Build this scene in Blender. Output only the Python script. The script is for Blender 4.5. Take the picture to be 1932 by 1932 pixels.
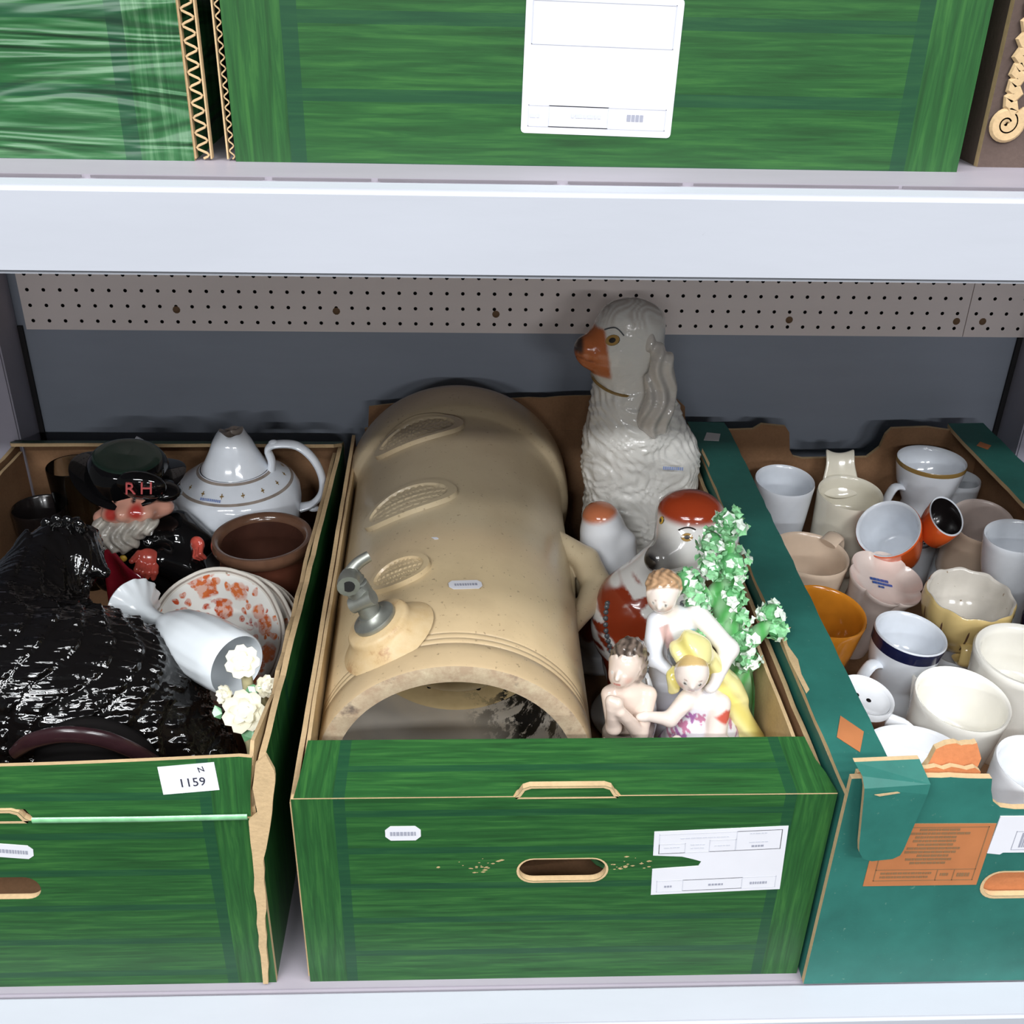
import bpy, bmesh, math, random
import numpy as np
from mathutils import Vector, Matrix, Euler
from mathutils.geometry import tessellate_polygon

random.seed(7); np.random.seed(7)
for o in list(bpy.data.objects): bpy.data.objects.remove(o)
SC = bpy.context.scene
COL = SC.collection
PI = math.pi

# ------------------------------------------------------------------ camera
PITCH, YAW, ROLL = 0.50957, 0.04759, 0.02432
Fv = Vector((math.sin(YAW)*math.cos(PITCH), math.cos(YAW)*math.cos(PITCH), -math.sin(PITCH)))
Rv = Vector((math.cos(YAW), -math.sin(YAW), 0)); Uv = Rv.cross(Fv)
R2 = Rv*math.cos(ROLL) + Uv*math.sin(ROLL); U2 = -Rv*math.sin(ROLL) + Uv*math.cos(ROLL)
cd = bpy.data.cameras.new('camera'); cam = bpy.data.objects.new('camera', cd); COL.objects.link(cam)
M = Matrix((R2, U2, -Fv)).transposed().to_4x4(); M.translation = Vector((0.51915, -1.24859, 0.75145))
cam.matrix_world = M
cd.sensor_width = 36.0; cd.lens = 36.0*2009.04/1932.0; cd.clip_start = 0.02; cd.clip_end = 60
SC.camera = cam

# ------------------------------------------------------------------ light
w = bpy.data.worlds.new('world'); SC.world = w; w.use_nodes = True
w.node_tree.nodes['Background'].inputs[0].default_value = (0.93, 0.96, 1.0, 1)
w.node_tree.nodes['Background'].inputs[1].default_value = 0.13
def area(name, loc, size, energy, col=(0.96, 0.98, 1.0), rot=(0, 0, 0)):
    l = bpy.data.lights.new(name, 'AREA'); l.shape = 'RECTANGLE'; l.size, l.size_y = size; l.energy = energy; l.color = col
    o = bpy.data.objects.new(name, l); COL.objects.link(o); o.location = loc; o.rotation_euler = rot
    return o
# fluorescent ceiling fittings of the sale room, in rows going away from the shelf
for yy, en in ((-1.12, 30), (-1.7, 34), (-2.45, 40), (-3.12, 98), (-6.8, 250)):
    for xx in (-0.55, 1.75):
        area('ceiling_tube_light', (xx, yy, 2.15), (1.3, 0.16), en)
SC.view_settings.view_transform = 'Standard'; SC.view_settings.look = 'None'
SC.view_settings.gamma = 1.0; SC.view_settings.use_curve_mapping = False
SC.view_settings.exposure = -0.62

# ------------------------------------------------------------------ materials
def s2l(c):
    return tuple((v/12.92 if v <= 0.04045 else ((v+0.055)/1.055)**2.4) for v in (x/255.0 for x in c))
class NT:
    def __init__(s, name):
        s.m = bpy.data.materials.new(name); s.m.use_nodes = True; s.t = s.m.node_tree
        s.b = s.t.nodes['Principled BSDF']
    def n(s, typ, **kw):
        nd = s.t.nodes.new(typ)
        for k, v in kw.items(): setattr(nd, k, v)
        return nd
    def l(s, a, b): s.t.links.new(a, b)
    def math(s, op, a, b=None, c=None):
        nd = s.n('ShaderNodeMath', operation=op)
        for i, v in enumerate((a, b, c)):
            if v is None: continue
            if isinstance(v, (int, float)): nd.inputs[i].default_value = v
            else: s.l(v, nd.inputs[i])
        return nd.outputs[0]
    def coord(s, which='Object', scale=(1, 1, 1)):
        tc = s.n('ShaderNodeTexCoord'); mp = s.n('ShaderNodeMapping'); mp.inputs['Scale'].default_value = scale
        s.l(tc.outputs[which], mp.inputs['Vector']); return mp.outputs[0]
    def noise(s, vec, scale, detail=4, rough=0.55, dist=0.0):
        nd = s.n('ShaderNodeTexNoise'); nd.inputs['Scale'].default_value = scale; nd.inputs['Detail'].default_value = detail
        nd.inputs['Roughness'].default_value = rough; nd.inputs['Distortion'].default_value = dist
        if vec is not None: s.l(vec, nd.inputs['Vector'])
        return nd.outputs['Fac']
    def ramp(s, fac, stops, interp='LINEAR'):
        nd = s.n('ShaderNodeValToRGB'); cr = nd.color_ramp; cr.interpolation = interp
        while len(cr.elements) < len(stops): cr.elements.new(0.5)
        for e, (p, c) in zip(cr.elements, stops):
            e.position = p; e.color = (c[0], c[1], c[2], 1) if not isinstance(c, (int, float)) else (c, c, c, 1)
        s.l(fac, nd.inputs[0]); return nd.outputs[0]
    def mix(s, fac, a, b, typ='MIX'):
        nd = s.n('ShaderNodeMix', data_type='RGBA', blend_type=typ)
        for i, v in ((0, fac), (6, a), (7, b)):
            if isinstance(v, (int, float)): nd.inputs[i].default_value = v
            elif isinstance(v, tuple): nd.inputs[i].default_value = (v[0], v[1], v[2], 1)
            else: s.l(v, nd.inputs[i])
        return nd.outputs[2]
    def bump(s, h, strength=0.3, dist=0.002):
        nd = s.n('ShaderNodeBump'); nd.inputs['Strength'].default_value = strength; nd.inputs['Distance'].default_value = dist
        s.l(h, nd.inputs['Height']); s.l(nd.outputs[0], s.b.inputs['Normal'])
    def base(s, c, rough=0.5, spec=0.5, coat=0.0):
        if isinstance(c, tuple): s.b.inputs['Base Color'].default_value = (c[0], c[1], c[2], 1)
        else: s.l(c, s.b.inputs['Base Color'])
        s.b.inputs['Roughness'].default_value = rough; s.b.inputs['Specular IOR Level'].default_value = spec
        s.b.inputs['Coat Weight'].default_value = coat; s.b.inputs['Coat Roughness'].default_value = 0.06
MATS = {}
def ceramic(key, rgb, rough=0.14, var=0.06, scale=30, speck=None, coat=0.3, bump=0.0):
    n = NT(key); c = s2l(rgb); v = n.noise(n.coord(), scale, 3)
    d = tuple(x*(1-var) for x in c); u = tuple(min(1, x*(1+var)) for x in c)
    col = n.ramp(v, [(0.3, d), (0.7, u)])
    if speck:
        sp = n.noise(n.coord(), 160, 2); f = n.ramp(sp, [(0.70, 0.0), (0.76, 1.0)])
        col = n.mix(f, col, s2l(speck))
    n.base(col, rough, 0.5, coat)
    if bump: n.bump(v, bump)
    MATS[key] = n.m; return n.m
def plain(key, rgb, rough=0.5, spec=0.5, metal=0.0, var=0.08, scale=40):
    n = NT(key); c = s2l(rgb); v = n.noise(n.coord(), scale, 4)
    n.base(n.ramp(v, [(0.25, tuple(x*(1-var) for x in c)), (0.75, tuple(min(1, x*(1+var)) for x in c))]), rough, spec)
    n.b.inputs['Metallic'].default_value = metal
    MATS[key] = n.m; return n.m

def wood_print(key, dark, mid, light, rough=0.42, crease=0.0):
    n = NT(key); tc = n.n('ShaderNodeUVMap'); sep = n.n('ShaderNodeSeparateXYZ'); n.l(tc.outputs[0], sep.inputs[0])
    u, v = sep.outputs[0], sep.outputs[1]
    au = n.math('ABSOLUTE', u)
    stile = n.math('GREATER_THAN', au, 0.168)
    def grain(sx, sy):
        mp = n.n('ShaderNodeMapping'); mp.inputs['Scale'].default_value = (sx, sy, 1); n.l(tc.outputs[0], mp.inputs[0])
        return n.noise(mp.outputs[0], 1.0, 6, 0.65, 0.4)
    g = n.n('ShaderNodeMix', data_type='FLOAT'); n.l(stile, g.inputs[0]); n.l(grain(14, 260), g.inputs[2]); n.l(grain(260, 14), g.inputs[3])
    col = n.ramp(g.outputs[0], [(0.30, dark), (0.5, mid), (0.72, light)])
    fr = n.math('FRACT', n.math('DIVIDE', n.math('ADD', v, 0.5), 0.0375))
    ln = n.math('LESS_THAN', n.math('ABSOLUTE', n.math('SUBTRACT', fr, 0.5)), 0.085)
    ln = n.math('MULTIPLY', ln, n.math('SUBTRACT', 1.0, stile))
    sb = n.math('LESS_THAN', n.math('ABSOLUTE', n.math('SUBTRACT', au, 0.164)), 0.0042)
    msk = n.math('MAXIMUM', n.math('MULTIPLY', ln, 0.55), n.math('MULTIPLY', sb, 0.65))
    dk = s2l((20, 62, 46))
    col = n.mix(msk, col, dk)
    sc = n.ramp(n.noise(n.coord('UV', (60, 25, 1)), 1.0, 5, 0.7), [(0.74, 0.0), (0.82, 0.5)])
    col = n.mix(sc, col, s2l((120, 140, 80)))
    n.base(col, rough, 0.4)
    if crease:
        n.bump(n.noise(n.coord('UV', (6, 40, 1)), 1.0, 2, 0.5, 1.5), 1.0, crease)
    MATS[key] = n.m; return n.m
GR = [s2l((28, 66, 32)), s2l((36, 84, 40)), s2l((56, 108, 50))]
wood_print('green_print', *GR)
wood_print('green_print_crinkled', s2l((30, 76, 40)), s2l((46, 98, 56)), s2l((96, 136, 98)), 0.40, 0.014)

def board(key, rgb, flute=(0, 0, 0), rough=0.85):
    n = NT(key); c = s2l(rgb)
    v = n.noise(n.coord('Object', (1, 1, 1)), 22, 5); f = n.noise(n.coord('Object', (1, 1, 1)), 350, 2)
    col = n.mix(0.35, n.ramp(v, [(0.3, tuple(x*0.78 for x in c)), (0.7, tuple(min(1, x*1.15) for x in c))]),
                n.ramp(f, [(0.3, tuple(x*0.8 for x in c)), (0.7, tuple(min(1, x*1.1) for x in c))]))
    n.base(col, rough, 0.15); n.bump(f, 0.15)
    MATS[key] = n.m; return n.m
board('kraft_inner', (140, 106, 78)); board('kraft_edge', (200, 172, 132)); board('kraft_dark', (120, 90, 66)); board('kraft_tan', (186, 160, 118))
board('brown_board', (92, 78, 72)); board('orange_board', (190, 120, 78))
def teal(key, rgb):
    n = NT(key); c = s2l(rgb); v = n.noise(n.coord(), 18, 6, 0.65); f = n.noise(n.coord(), 240, 3, 0.6)
    col = n.ramp(v, [(0.28, tuple(x*0.8 for x in c)), (0.72, tuple(min(1, x*1.2) for x in c))])
    col = n.mix(n.ramp(f, [(0.68, 0.0), (0.78, 0.45)]), col, s2l((130, 160, 140)))
    n.base(col, 0.5, 0.35); MATS[key] = n.m
teal('teal_print', (42, 104, 94))
plain('teal_orange', (176, 112, 70), 0.6, 0.3); plain('ink_brown', (132, 98, 66), 0.6); plain('ink', (40, 42, 58), 0.5); plain('ink_grey', (150, 152, 165), 0.6)
plain('ink_pale', (196, 198, 208), 0.6); plain('ink_blue', (120, 140, 190), 0.5); plain('paper', (214, 214, 220), 0.55, 0.3, var=0.02); plain('paper_aged', (205, 205, 205), 0.6, 0.3)

def painted(key, rgb, dirt=0.12, rough=0.45):
    n = NT(key); c = s2l(rgb); v = n.noise(n.coord('Object', (1, 4, 4)), 5, 6, 0.6); f = n.noise(n.coord(), 130, 2, 0.7)
    col = n.ramp(v, [(0.3, tuple(x*(1-dirt) for x in c)), (0.7, c)])
    col = n.mix(n.ramp(f, [(0.76, 0.0), (0.82, 0.35)]), col, tuple(x*0.5 for x in c))
    n.base(col, rough, 0.35); n.bump(v, 0.15); MATS[key] = n.m
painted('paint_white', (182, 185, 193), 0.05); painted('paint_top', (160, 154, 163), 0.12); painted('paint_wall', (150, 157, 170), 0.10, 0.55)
painted('paint_post', (170, 166, 178), 0.10); painted('pegboard', (238, 226, 222), 0.06, 0.6)
plain('hole_dark', (22, 20, 20), 0.9, 0.1); plain('rust', (112, 84, 58), 0.7); plain('gap_dark', (40, 38, 40), 0.9); plain('crack_grey', (118, 112, 118), 0.8)

ceramic('white_glaze', (238, 240, 243), 0.10); ceramic('cool_white', (226, 231, 238), 0.10); ceramic('cream_glaze', (236, 230, 212), 0.12, 0.05)
ceramic('ivory_glaze', (246, 243, 234), 0.12, 0.03); ceramic('beige_glaze', (212, 190, 168), 0.14); ceramic('pink_glaze', (216, 200, 192), 0.16)
ceramic('amber_glaze', (196, 124, 36), 0.10, 0.25, 18); ceramic('orange_glaze', (214, 92, 40), 0.12, 0.1); ceramic('melon_glaze', (218, 192, 130), 0.14, 0.15, 14)
ceramic('aged_white', (212, 206, 196), 0.16, 0.12, 24, (150, 130, 105)); ceramic('navy_glaze', (22, 28, 62), 0.10); ceramic('gold_band', (140, 112, 62), 0.25)
ceramic('grey_band', (150, 138, 128), 0.25, 0.2, 60); ceramic('brown_glaze', (84, 48, 36), 0.16, 0.22, 25); ceramic('brown_inside', (62, 38, 30), 0.25, 0.2)
ceramic('brown_rim', (98, 70, 54), 0.16, 0.2); ceramic('black_glaze', (10, 10, 11), 0.05, 0.1); ceramic('purple_edge', (50, 30, 34), 0.25, 0.2)
ceramic('dark_mug', (24, 20, 20), 0.2); ceramic('green_black', (30, 46, 38), 0.15, 0.2); ceramic('milk_glass', (226, 232, 236), 0.22, 0.03)
ceramic('red_glaze', (132, 26, 40), 0.15, 0.3, 40); ceramic('flesh_pink', (206, 130, 112), 0.2, 0.2, 60); ceramic('hand_red', (176, 74, 62), 0.2, 0.35, 50)
ceramic('beard_grey', (168, 162, 152), 0.3, 0.25, 120, bump=0.8); ceramic('letter_red', (196, 92, 92), 0.3); ceramic('cream_flower', (250, 246, 226), 0.2, 0.04)
ceramic('leaf_green', (120, 178, 130), 0.25, 0.25, 60); ceramic('flower_stem', (206, 196, 152), 0.25, 0.15, 40)
ceramic('bocage_green', (104, 176, 114), 0.18, 0.35, 70); ceramic('bocage_leaf', (142, 204, 150), 0.16, 0.40, 110); ceramic('bocage_white', (232, 244, 230), 0.16, 0.08, 60)
ceramic('dog_black', (42, 38, 36), 0.25, 0.2); ceramic('gold_paint', (200, 160, 60), 0.25); ceramic('eye_amber', (176, 140, 80), 0.12); ceramic('chain_paint', (92, 96, 100), 0.3, 0.3, 80)
plain('pewter', (158, 160, 152), 0.42, 0.5, 0.75, 0.25, 60); plain('pewter_dark', (20, 20, 20), 0.8)

def attr_mat(key, rough=0.13, bump=None, coat=0.3):
    n = NT(key); a = n.n('ShaderNodeVertexColor'); a.layer_name = 'Col'
    n.base(a.outputs[0], rough, 0.5, coat)
    if bump:
        h = n.noise(n.coord('Object', bump[2]), bump[0], 3, 0.5, bump[3]); n.bump(h, bump[1], 0.004)
    MATS[key] = n.m
attr_mat('painted_figure', 0.14); attr_mat('painted_dog', 0.09, (34, 0.45, (1, 1, 1.6), 1.4)); attr_mat('black_feather', 0.045, (40, 0.35, (1, 1, 1), 0.8), 0.5)

def glass_mat():
    n = NT('clear_glass'); n.base((0.92, 0.96, 0.94), 0.03); n.b.inputs['Transmission Weight'].default_value = 1.0; n.b.inputs['IOR'].default_value = 1.45
    MATS['clear_glass'] = n.m
glass_mat()

def stoneware():
    n = NT('stoneware'); co = n.n('ShaderNodeTexCoord'); sep = n.n('ShaderNodeSeparateXYZ'); n.l(co.outputs['Object'], sep.inputs[0])
    h = n.math('ADD', sep.outputs[2], n.math('MULTIPLY', n.math('SUBTRACT', n.noise(co.outputs['Object'], 14, 3), 0.5), 0.03))
    col = n.ramp(n.math('DIVIDE', h, 0.52), [(0.0, s2l((205, 180, 142))), (0.26, s2l((214, 192, 152))), (0.36, s2l((198, 176, 142))), (0.42, s2l((186, 170, 140))), (0.85, s2l((186, 168, 138))), (1.0, s2l((186, 158, 126)))])
    blot = n.noise(co.outputs['Object'], 9, 5, 0.6)
    col = n.mix(n.ramp(blot, [(0.45, 0.0), (0.75, 0.45)]), col, s2l((150, 128, 98)))
    sp = n.noise(co.outputs['Object'], 260, 2); col = n.mix(n.ramp(sp, [(0.66, 0.0), (0.74, 0.55)]), col, s2l((110, 88, 66)))
    n.base(col, 0.34, 0.5, 0.15); n.bump(n.noise(co.outputs['Object'], 60, 3), 0.08)
    MATS['stoneware'] = n.m
    # boss and worn rim: rusty stain with a shape of its own
    n = NT('stoneware_stained'); co = n.coord(); st = n.noise(co, 45, 6, 0.7)
    n.base(n.ramp(st, [(0.35, s2l((210, 186, 146))), (0.56, s2l((202, 174, 130))), (0.70, s2l((164, 122, 84)))]), 0.4, 0.4); MATS['stoneware_stained'] = n.m
    n = NT('stoneware_rim'); co = n.coord(); st = n.noise(co, 60, 6, 0.75); st2 = n.noise(co, 22, 5, 0.7)
    c = n.ramp(st, [(0.3, s2l((206, 190, 160))), (0.6, s2l((176, 152, 126)))])
    n.base(n.mix(n.ramp(st2, [(0.56, 0.0), (0.66, 0.85)]), c, s2l((96, 84, 78))), 0.6, 0.3); MATS['stoneware_rim'] = n.m
    # inside: grey glaze with black mould
    n = NT('stoneware_inside'); co = n.coord('Object', (1, 1, 1)); st = n.noise(co, 38, 8, 0.75, 0.3); pt = n.noise(co, 9, 2)
    c = n.ramp(n.noise(co, 12, 3), [(0.3, s2l((184, 178, 170))), (0.7, s2l((206, 196, 180)))])
    sx = n.n('ShaderNodeSeparateXYZ'); n.l(co, sx.inputs[0]); rg = n.math('ADD', n.math('MULTIPLY', sx.outputs[0], -6.0), n.math('SUBTRACT', pt, 0.42))
    f = n.math('MULTIPLY', n.ramp(st, [(0.47, 0.0), (0.52, 1.0)]), n.ramp(rg, [(0.10, 0.0), (0.35, 1.0)]))
    n.base(n.mix(f, c, s2l((26, 26, 26))), 0.3, 0.5); MATS['stoneware_inside'] = n.m
    n = NT('stoneware_plate'); co = n.coord('Object', (1, 1, 1)); st = n.noise(co, 60, 8, 0.75, 0.3); pt = n.noise(co, 14, 2)
    c = n.ramp(n.noise(co, 30, 3), [(0.3, s2l((206, 180, 130))), (0.7, s2l((232, 208, 158)))])
    sx = n.n('ShaderNodeSeparateXYZ'); n.l(co, sx.inputs[0]); rg = n.math('ADD', n.math('MULTIPLY', sx.outputs[0], -6.0), n.math('SUBTRACT', pt, 0.42))
    f = n.math('MULTIPLY', n.ramp(st, [(0.52, 0.0), (0.56, 1.0)]), n.ramp(rg, [(0.05, 0.0), (0.35, 1.0)]))
    n.base(n.mix(f, c, s2l((30, 28, 24))), 0.4, 0.4); MATS['stoneware_plate'] = n.m
stoneware()

def plate_floral():
    # brick red printed flowers on white, with a clear ring near the rim
    n = NT('floral_print'); co = n.n('ShaderNodeTexCoord'); ob = co.outputs['Object']
    def vor(scale, feature='F1'):
        v = n.n('ShaderNodeTexVoronoi'); v.feature = feature; v.inputs['Scale'].default_value = scale
        dn = n.n('ShaderNodeVectorMath', operation='ADD'); nz = n.n('ShaderNodeTexNoise'); nz.inputs['Scale'].default_value = 60; n.l(ob, nz.inputs[0])
        sc = n.n('ShaderNodeVectorMath', operation='SCALE'); n.l(nz.outputs['Color'], sc.inputs[0]); sc.inputs['Scale'].default_value = 0.012
        n.l(ob, dn.inputs[0]); n.l(sc.outputs[0], dn.inputs[1]); n.l(dn.outputs[0], v.inputs['Vector']); return v
    v1 = vor(38); v2 = vor(95)
    big = n.ramp(v1.outputs['Distance'], [(0.40, 1.0), (0.47, 0.0)])
    keep = n.ramp(n.noise(ob, 22, 2), [(0.36, 0.0), (0.40, 1.0)])
    small = n.math('MULTIPLY', n.ramp(v2.outputs['Distance'], [(0.34, 1.0), (0.42, 0.0)]), n.ramp(n.noise(ob, 30, 2), [(0.40, 0.0), (0.44, 1.0)]))
    veins = n.ramp(n.noise(ob, 130, 3, 0.6), [(0.46, 0.55), (0.56, 1.0)])
    f = n.math('MULTIPLY', n.math('MAXIMUM', n.math('MULTIPLY', big, keep), small), veins)
    hue = n.ramp(n.noise(ob, 26, 1), [(0.4, s2l((176, 52, 26))), (0.6, s2l((208, 112, 62)))])
    n.base(n.mix(f, s2l((228, 226, 220)), hue), 0.10, 0.5, 0.4); MATS['floral_print'] = n.m
plate_floral()
def stamp_mat():
    n = NT('dress_sprig'); ob = n.coord(); v = n.n('ShaderNodeTexVoronoi'); v.inputs['Scale'].default_value = 55; n.l(ob, v.inputs[0])
    f = n.math('MULTIPLY', n.ramp(v.outputs['Distance'], [(0.25, 1.0), (0.33, 0.0)]), n.ramp(n.noise(ob, 260, 2), [(0.45, 0.2), (0.55, 1.0)]))
    n.base(n.mix(f, s2l((232, 230, 236)), s2l((168, 110, 168))), 0.14, 0.5, 0.3); MATS['dress_sprig'] = n.m
stamp_mat()

# ------------------------------------------------------------------ mesh helpers
def mk(name, vf, mats, parent=None, smooth=True, loc=None, rot=None, mi=None, uv=None, cols=None):
    v, f = vf
    me = bpy.data.meshes.new(name); me.from_pydata([tuple(map(float, p)) for p in v], [], [tuple(map(int, q)) for q in f])
    if isinstance(mats, str): mats = [mats]
    for m in mats: me.materials.append(MATS[m])
    if mi is not None: me.polygons.foreach_set('material_index', np.asarray(mi, dtype=np.int32))
    if uv is not None:
        l = me.uv_layers.new(name='UVMap'); vi = np.zeros(len(me.loops), dtype=np.int32); me.loops.foreach_get('vertex_index', vi)
        l.data.foreach_set('uv', np.asarray(uv, dtype=np.float32)[vi].ravel())
    if cols is not None:
        a = me.color_attributes.new('Col', 'FLOAT_COLOR', 'POINT')
        c = np.ones((len(v), 4), dtype=np.float32); c[:, :3] = cols; a.data.foreach_set('color', c.ravel())
    bm = bmesh.new(); bm.from_mesh(me); bmesh.ops.recalc_face_normals(bm, faces=bm.faces); bm.to_mesh(me); bm.free()
    me.polygons.foreach_set('use_smooth', [bool(smooth)]*len(me.polygons)); me.update()
    o = bpy.data.objects.new(name, me); COL.objects.link(o)
    if parent: o.parent = parent
    if loc is not None: o.location = loc
    if rot is not None: o.rotation_euler = rot
    if smooth and smooth != 'all':
        try: me.set_sharp_from_angle(angle=math.radians(50))
        except Exception: pass
    return o
def tag(o, label, cat, group=None, kind=None):
    o['label'] = label
    if cat: o['category'] = cat
    if group: o['group'] = group
    if kind: o['kind'] = kind
    return o
def thing(name, label, cat, loc=(0, 0, 0), rot=(0, 0, 0), group=None):
    o = bpy.data.objects.new(name, None); o.empty_display_size = 0.02; COL.objects.link(o); o.location = loc; o.rotation_euler = rot
    return tag(o, label, cat, group)
def xf(vf, m):
    v, f = vf; return [tuple(m @ Vector(p)) for p in v], f
def join(*lst):
    V, Fc = [], []
    for v, f in lst:
        k = len(V); V += list(v); Fc += [tuple(i+k for i in q) for q in f]
    return V, Fc
def box(x0, x1, y0, y1, z0, z1):
    v = [(x, y, z) for x in (x0, x1) for y in (y0, y1) for z in (z0, z1)]
    return v, [(0, 1, 3, 2), (4, 6, 7, 5), (0, 4, 5, 1), (2, 3, 7, 6), (0, 2, 6, 4), (1, 5, 7, 3)]
def bbox(x0, x1, y0, y1, z0, z1, b=0.003, seg=2):
    bm = bmesh.new(); vs = [bm.verts.new(p) for p in box(x0, x1, y0, y1, z0, z1)[0]]
    for q in box(0, 1, 0, 1, 0, 1)[1]: bm.faces.new([vs[i] for i in q])
    bmesh.ops.bevel(bm, geom=bm.edges[:], offset=b, segments=seg, affect='EDGES')
    bm.verts.index_update(); r = ([tuple(v.co) for v in bm.verts], [tuple(v.index for v in f.verts) for f in bm.faces]); bm.free(); return r
def lathe(prof, seg=48, rmod=None, arc=None):
    V, Fc = [], []
    n = len(prof); full = arc is None; a0, a1 = (0, 2*PI) if full else arc
    cols = seg if full else seg+1
    for j in range(cols):
        t = a0 + (a1-a0)*j/seg
        for i, (r, h) in enumerate(prof):
            rr, hh = (r, h) if rmod is None else rmod(r, h, t, i)
            V.append((rr*math.cos(t), rr*math.sin(t), hh))
    for j in range(seg):
        k = (j+1) % cols if full else j+1
        for i in range(n-1): Fc.append((j*n+i, k*n+i, k*n+i+1, j*n+i+1))
    return V, Fc
def lathe_mi(prof, seg, fn):
    return [fn(i) for j in range(seg) for i in range(len(prof)-1)]
def smoothp(pts, n=4):
    out = []
    P = [pts[0]]+list(pts)+[pts[-1]]
    for i in range(1, len(P)-2):
        for k in range(n):
            t = k/n; p0, p1, p2, p3 = (np.array(q, float) for q in P[i-1:i+3])
            out.append(tuple(0.5*((2*p1)+(-p0+p2)*t+(2*p0-5*p1+4*p2-p3)*t*t+(-p0+3*p1-3*p2+p3)*t**3)))
    out.append(tuple(pts[-1])); return out
def tube(path, rad, seg=10, flat=(1, 1), up=(0, 0, 1), caps=True, sm=0):
    if sm:
        k = len(path); path = smoothp(path, sm)
        if not isinstance(rad, (int, float)): rad = list(np.interp(np.linspace(0, k-1, len(path)), range(k), rad))
    n = len(path); V, Fc = [], []; P = [Vector(p) for p in path]; up = Vector(up)
    for i in range(n):
        t = (P[min(i+1, n-1)]-P[max(i-1, 0)]).normalized()
        a = up - t*up.dot(t)
        if a.length < 1e-4: a = Vector((1, 0, 0)) - t*t.x
        a.normalize(); b = t.cross(a); r = rad if isinstance(rad, (int, float)) else rad[i]
        for j in range(seg):
            th = 2*PI*j/seg; V.append(tuple(P[i]+a*(r*flat[0]*math.cos(th))+b*(r*flat[1]*math.sin(th))))
    for i in range(n-1):
        for j in range(seg): Fc.append((i*seg+j, i*seg+(j+1) % seg, (i+1)*seg+(j+1) % seg, (i+1)*seg+j))
    if caps: Fc.append(tuple(range(seg))[::-1]); Fc.append(tuple((n-1)*seg+j for j in range(seg)))
    return V, Fc
def ellipsoid(c, r, seg=14, rings=8):
    V, Fc = [], []
    for i in range(rings+1):
        ph = PI*i/rings
        for j in range(seg):
            t = 2*PI*j/seg; V.append((c[0]+r[0]*math.sin(ph)*math.cos(t), c[1]+r[1]*math.sin(ph)*math.sin(t), c[2]+r[2]*math.cos(ph)))
    for i in range(rings):
        for j in range(seg): Fc.append((i*seg+j, i*seg+(j+1) % seg, (i+1)*seg+(j+1) % seg, (i+1)*seg+j))
    return V, Fc
def panel(name, outer, th, mat4, mats, parent, holes=(), bend=None):
    """flat board: outline (u,v) in metres, extruded th backwards along +w; slots: print, inner, edge"""
    loops = [list(outer)]+[list(h) for h in holes]
    flat = [p for l in loops for p in l]; N = len(flat)
    tris = tessellate_polygon([[Vector((p[0], p[1], 0)) for p in l] for l in loops])
    V = [(p[0], p[1], 0) for p in flat]+[(p[0], p[1], th) for p in flat]
    Fc, mi = [], []
    for t in tris: Fc.append(tuple(t)); mi.append(0); Fc.append(tuple(i+N for i in t[::-1])); mi.append(1)
    k = 0
    for l in loops:
        m = len(l)
        for i in range(m): a, b = k+i, k+(i+1) % m; Fc.append((a, b, b+N, a+N)); mi.append(2)
        k += m
    uv = [(p[0], p[1]) for p in V]
    if bend: V = [bend(p) for p in V]
    V, Fc = xf((V, Fc), mat4)
    return mk(name, (V, Fc), mats, parent, smooth=False, mi=mi, uv=uv)
def fromaxes(o, u, v, w=None):
    u, v = Vector(u), Vector(v); w = Vector(w) if w else u.cross(v)
    m = Matrix((u, v, w)).transposed().to_4x4(); m.translation = Vector(o); return m
def rrect(x0, y0, x1, y1, r, n=5):
    out = []
    for cx, cy, a in ((x1-r, y0+r, -PI/2), (x1-r, y1-r, 0), (x0+r, y1-r, PI/2), (x0+r, y0+r, PI)):
        for i in range(n+1): t = a+PI/2*i/n; out.append((cx+r*math.cos(t), cy+r*math.sin(t)))
    return out
def ragged(p, q, n, amp, rnd=None):
    r = rnd or random; out = []
    for i in range(1, n):
        t = i/n; out.append((p[0]+(q[0]-p[0])*t+r.uniform(-amp, amp)*0.4, p[1]+(q[1]-p[1])*t+r.uniform(-amp, amp)))
    return out
def text_mesh(s, size):
    c = bpy.data.curves.new('t', 'FONT'); c.body = s; c.size = size; c.align_x = 'CENTER'; c.align_y = 'CENTER'; c.resolution_u = 2; c.extrude = 0.0001
    o = bpy.data.objects.new('t', c); COL.objects.link(o); dg = bpy.context.evaluated_depsgraph_get(); me = o.evaluated_get(dg).to_mesh()
    r = ([tuple(v.co) for v in me.vertices], [tuple(p.vertices) for p in me.polygons]); o.evaluated_get(dg).to_mesh_clear()
    bpy.data.objects.remove(o); bpy.data.curves.remove(c); return r
def plate2d(poly, th=0.0004):
    N = len(poly); V = [(x, y, 0) for x, y in poly]+[(x, y, th) for x, y in poly]
    return V, [tuple(range(N))[::-1], tuple(range(N, 2*N))]+[(i, (i+1) % N, (i+1) % N+N, i+N) for i in range(N)]
def dashes(x0, x1, y, h, rnd, lo=0.002, hi=0.006, gap=0.0012):
    out = []; x = x0
    while x < x1-lo:
        wd = min(rnd.uniform(lo, hi), x1-x); out.append(plate2d([(x, y), (x+wd, y), (x+wd, y+h), (x, y+h)], 0.0001)); x += wd+gap
    return out
def rect_outline(x0, y0, x1, y1, t=0.0004):
    return [plate2d([(x0, y0), (x1, y0), (x1, y0+t), (x0, y0+t)], 0.0001), plate2d([(x0, y1-t), (x1, y1-t), (x1, y1), (x0, y1)], 0.0001),
            plate2d([(x0, y0), (x0+t, y0), (x0+t, y1), (x0, y1)], 0.0001), plate2d([(x1-t, y0), (x1, y0), (x1, y1), (x1-t, y1)], 0.0001)]
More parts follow.
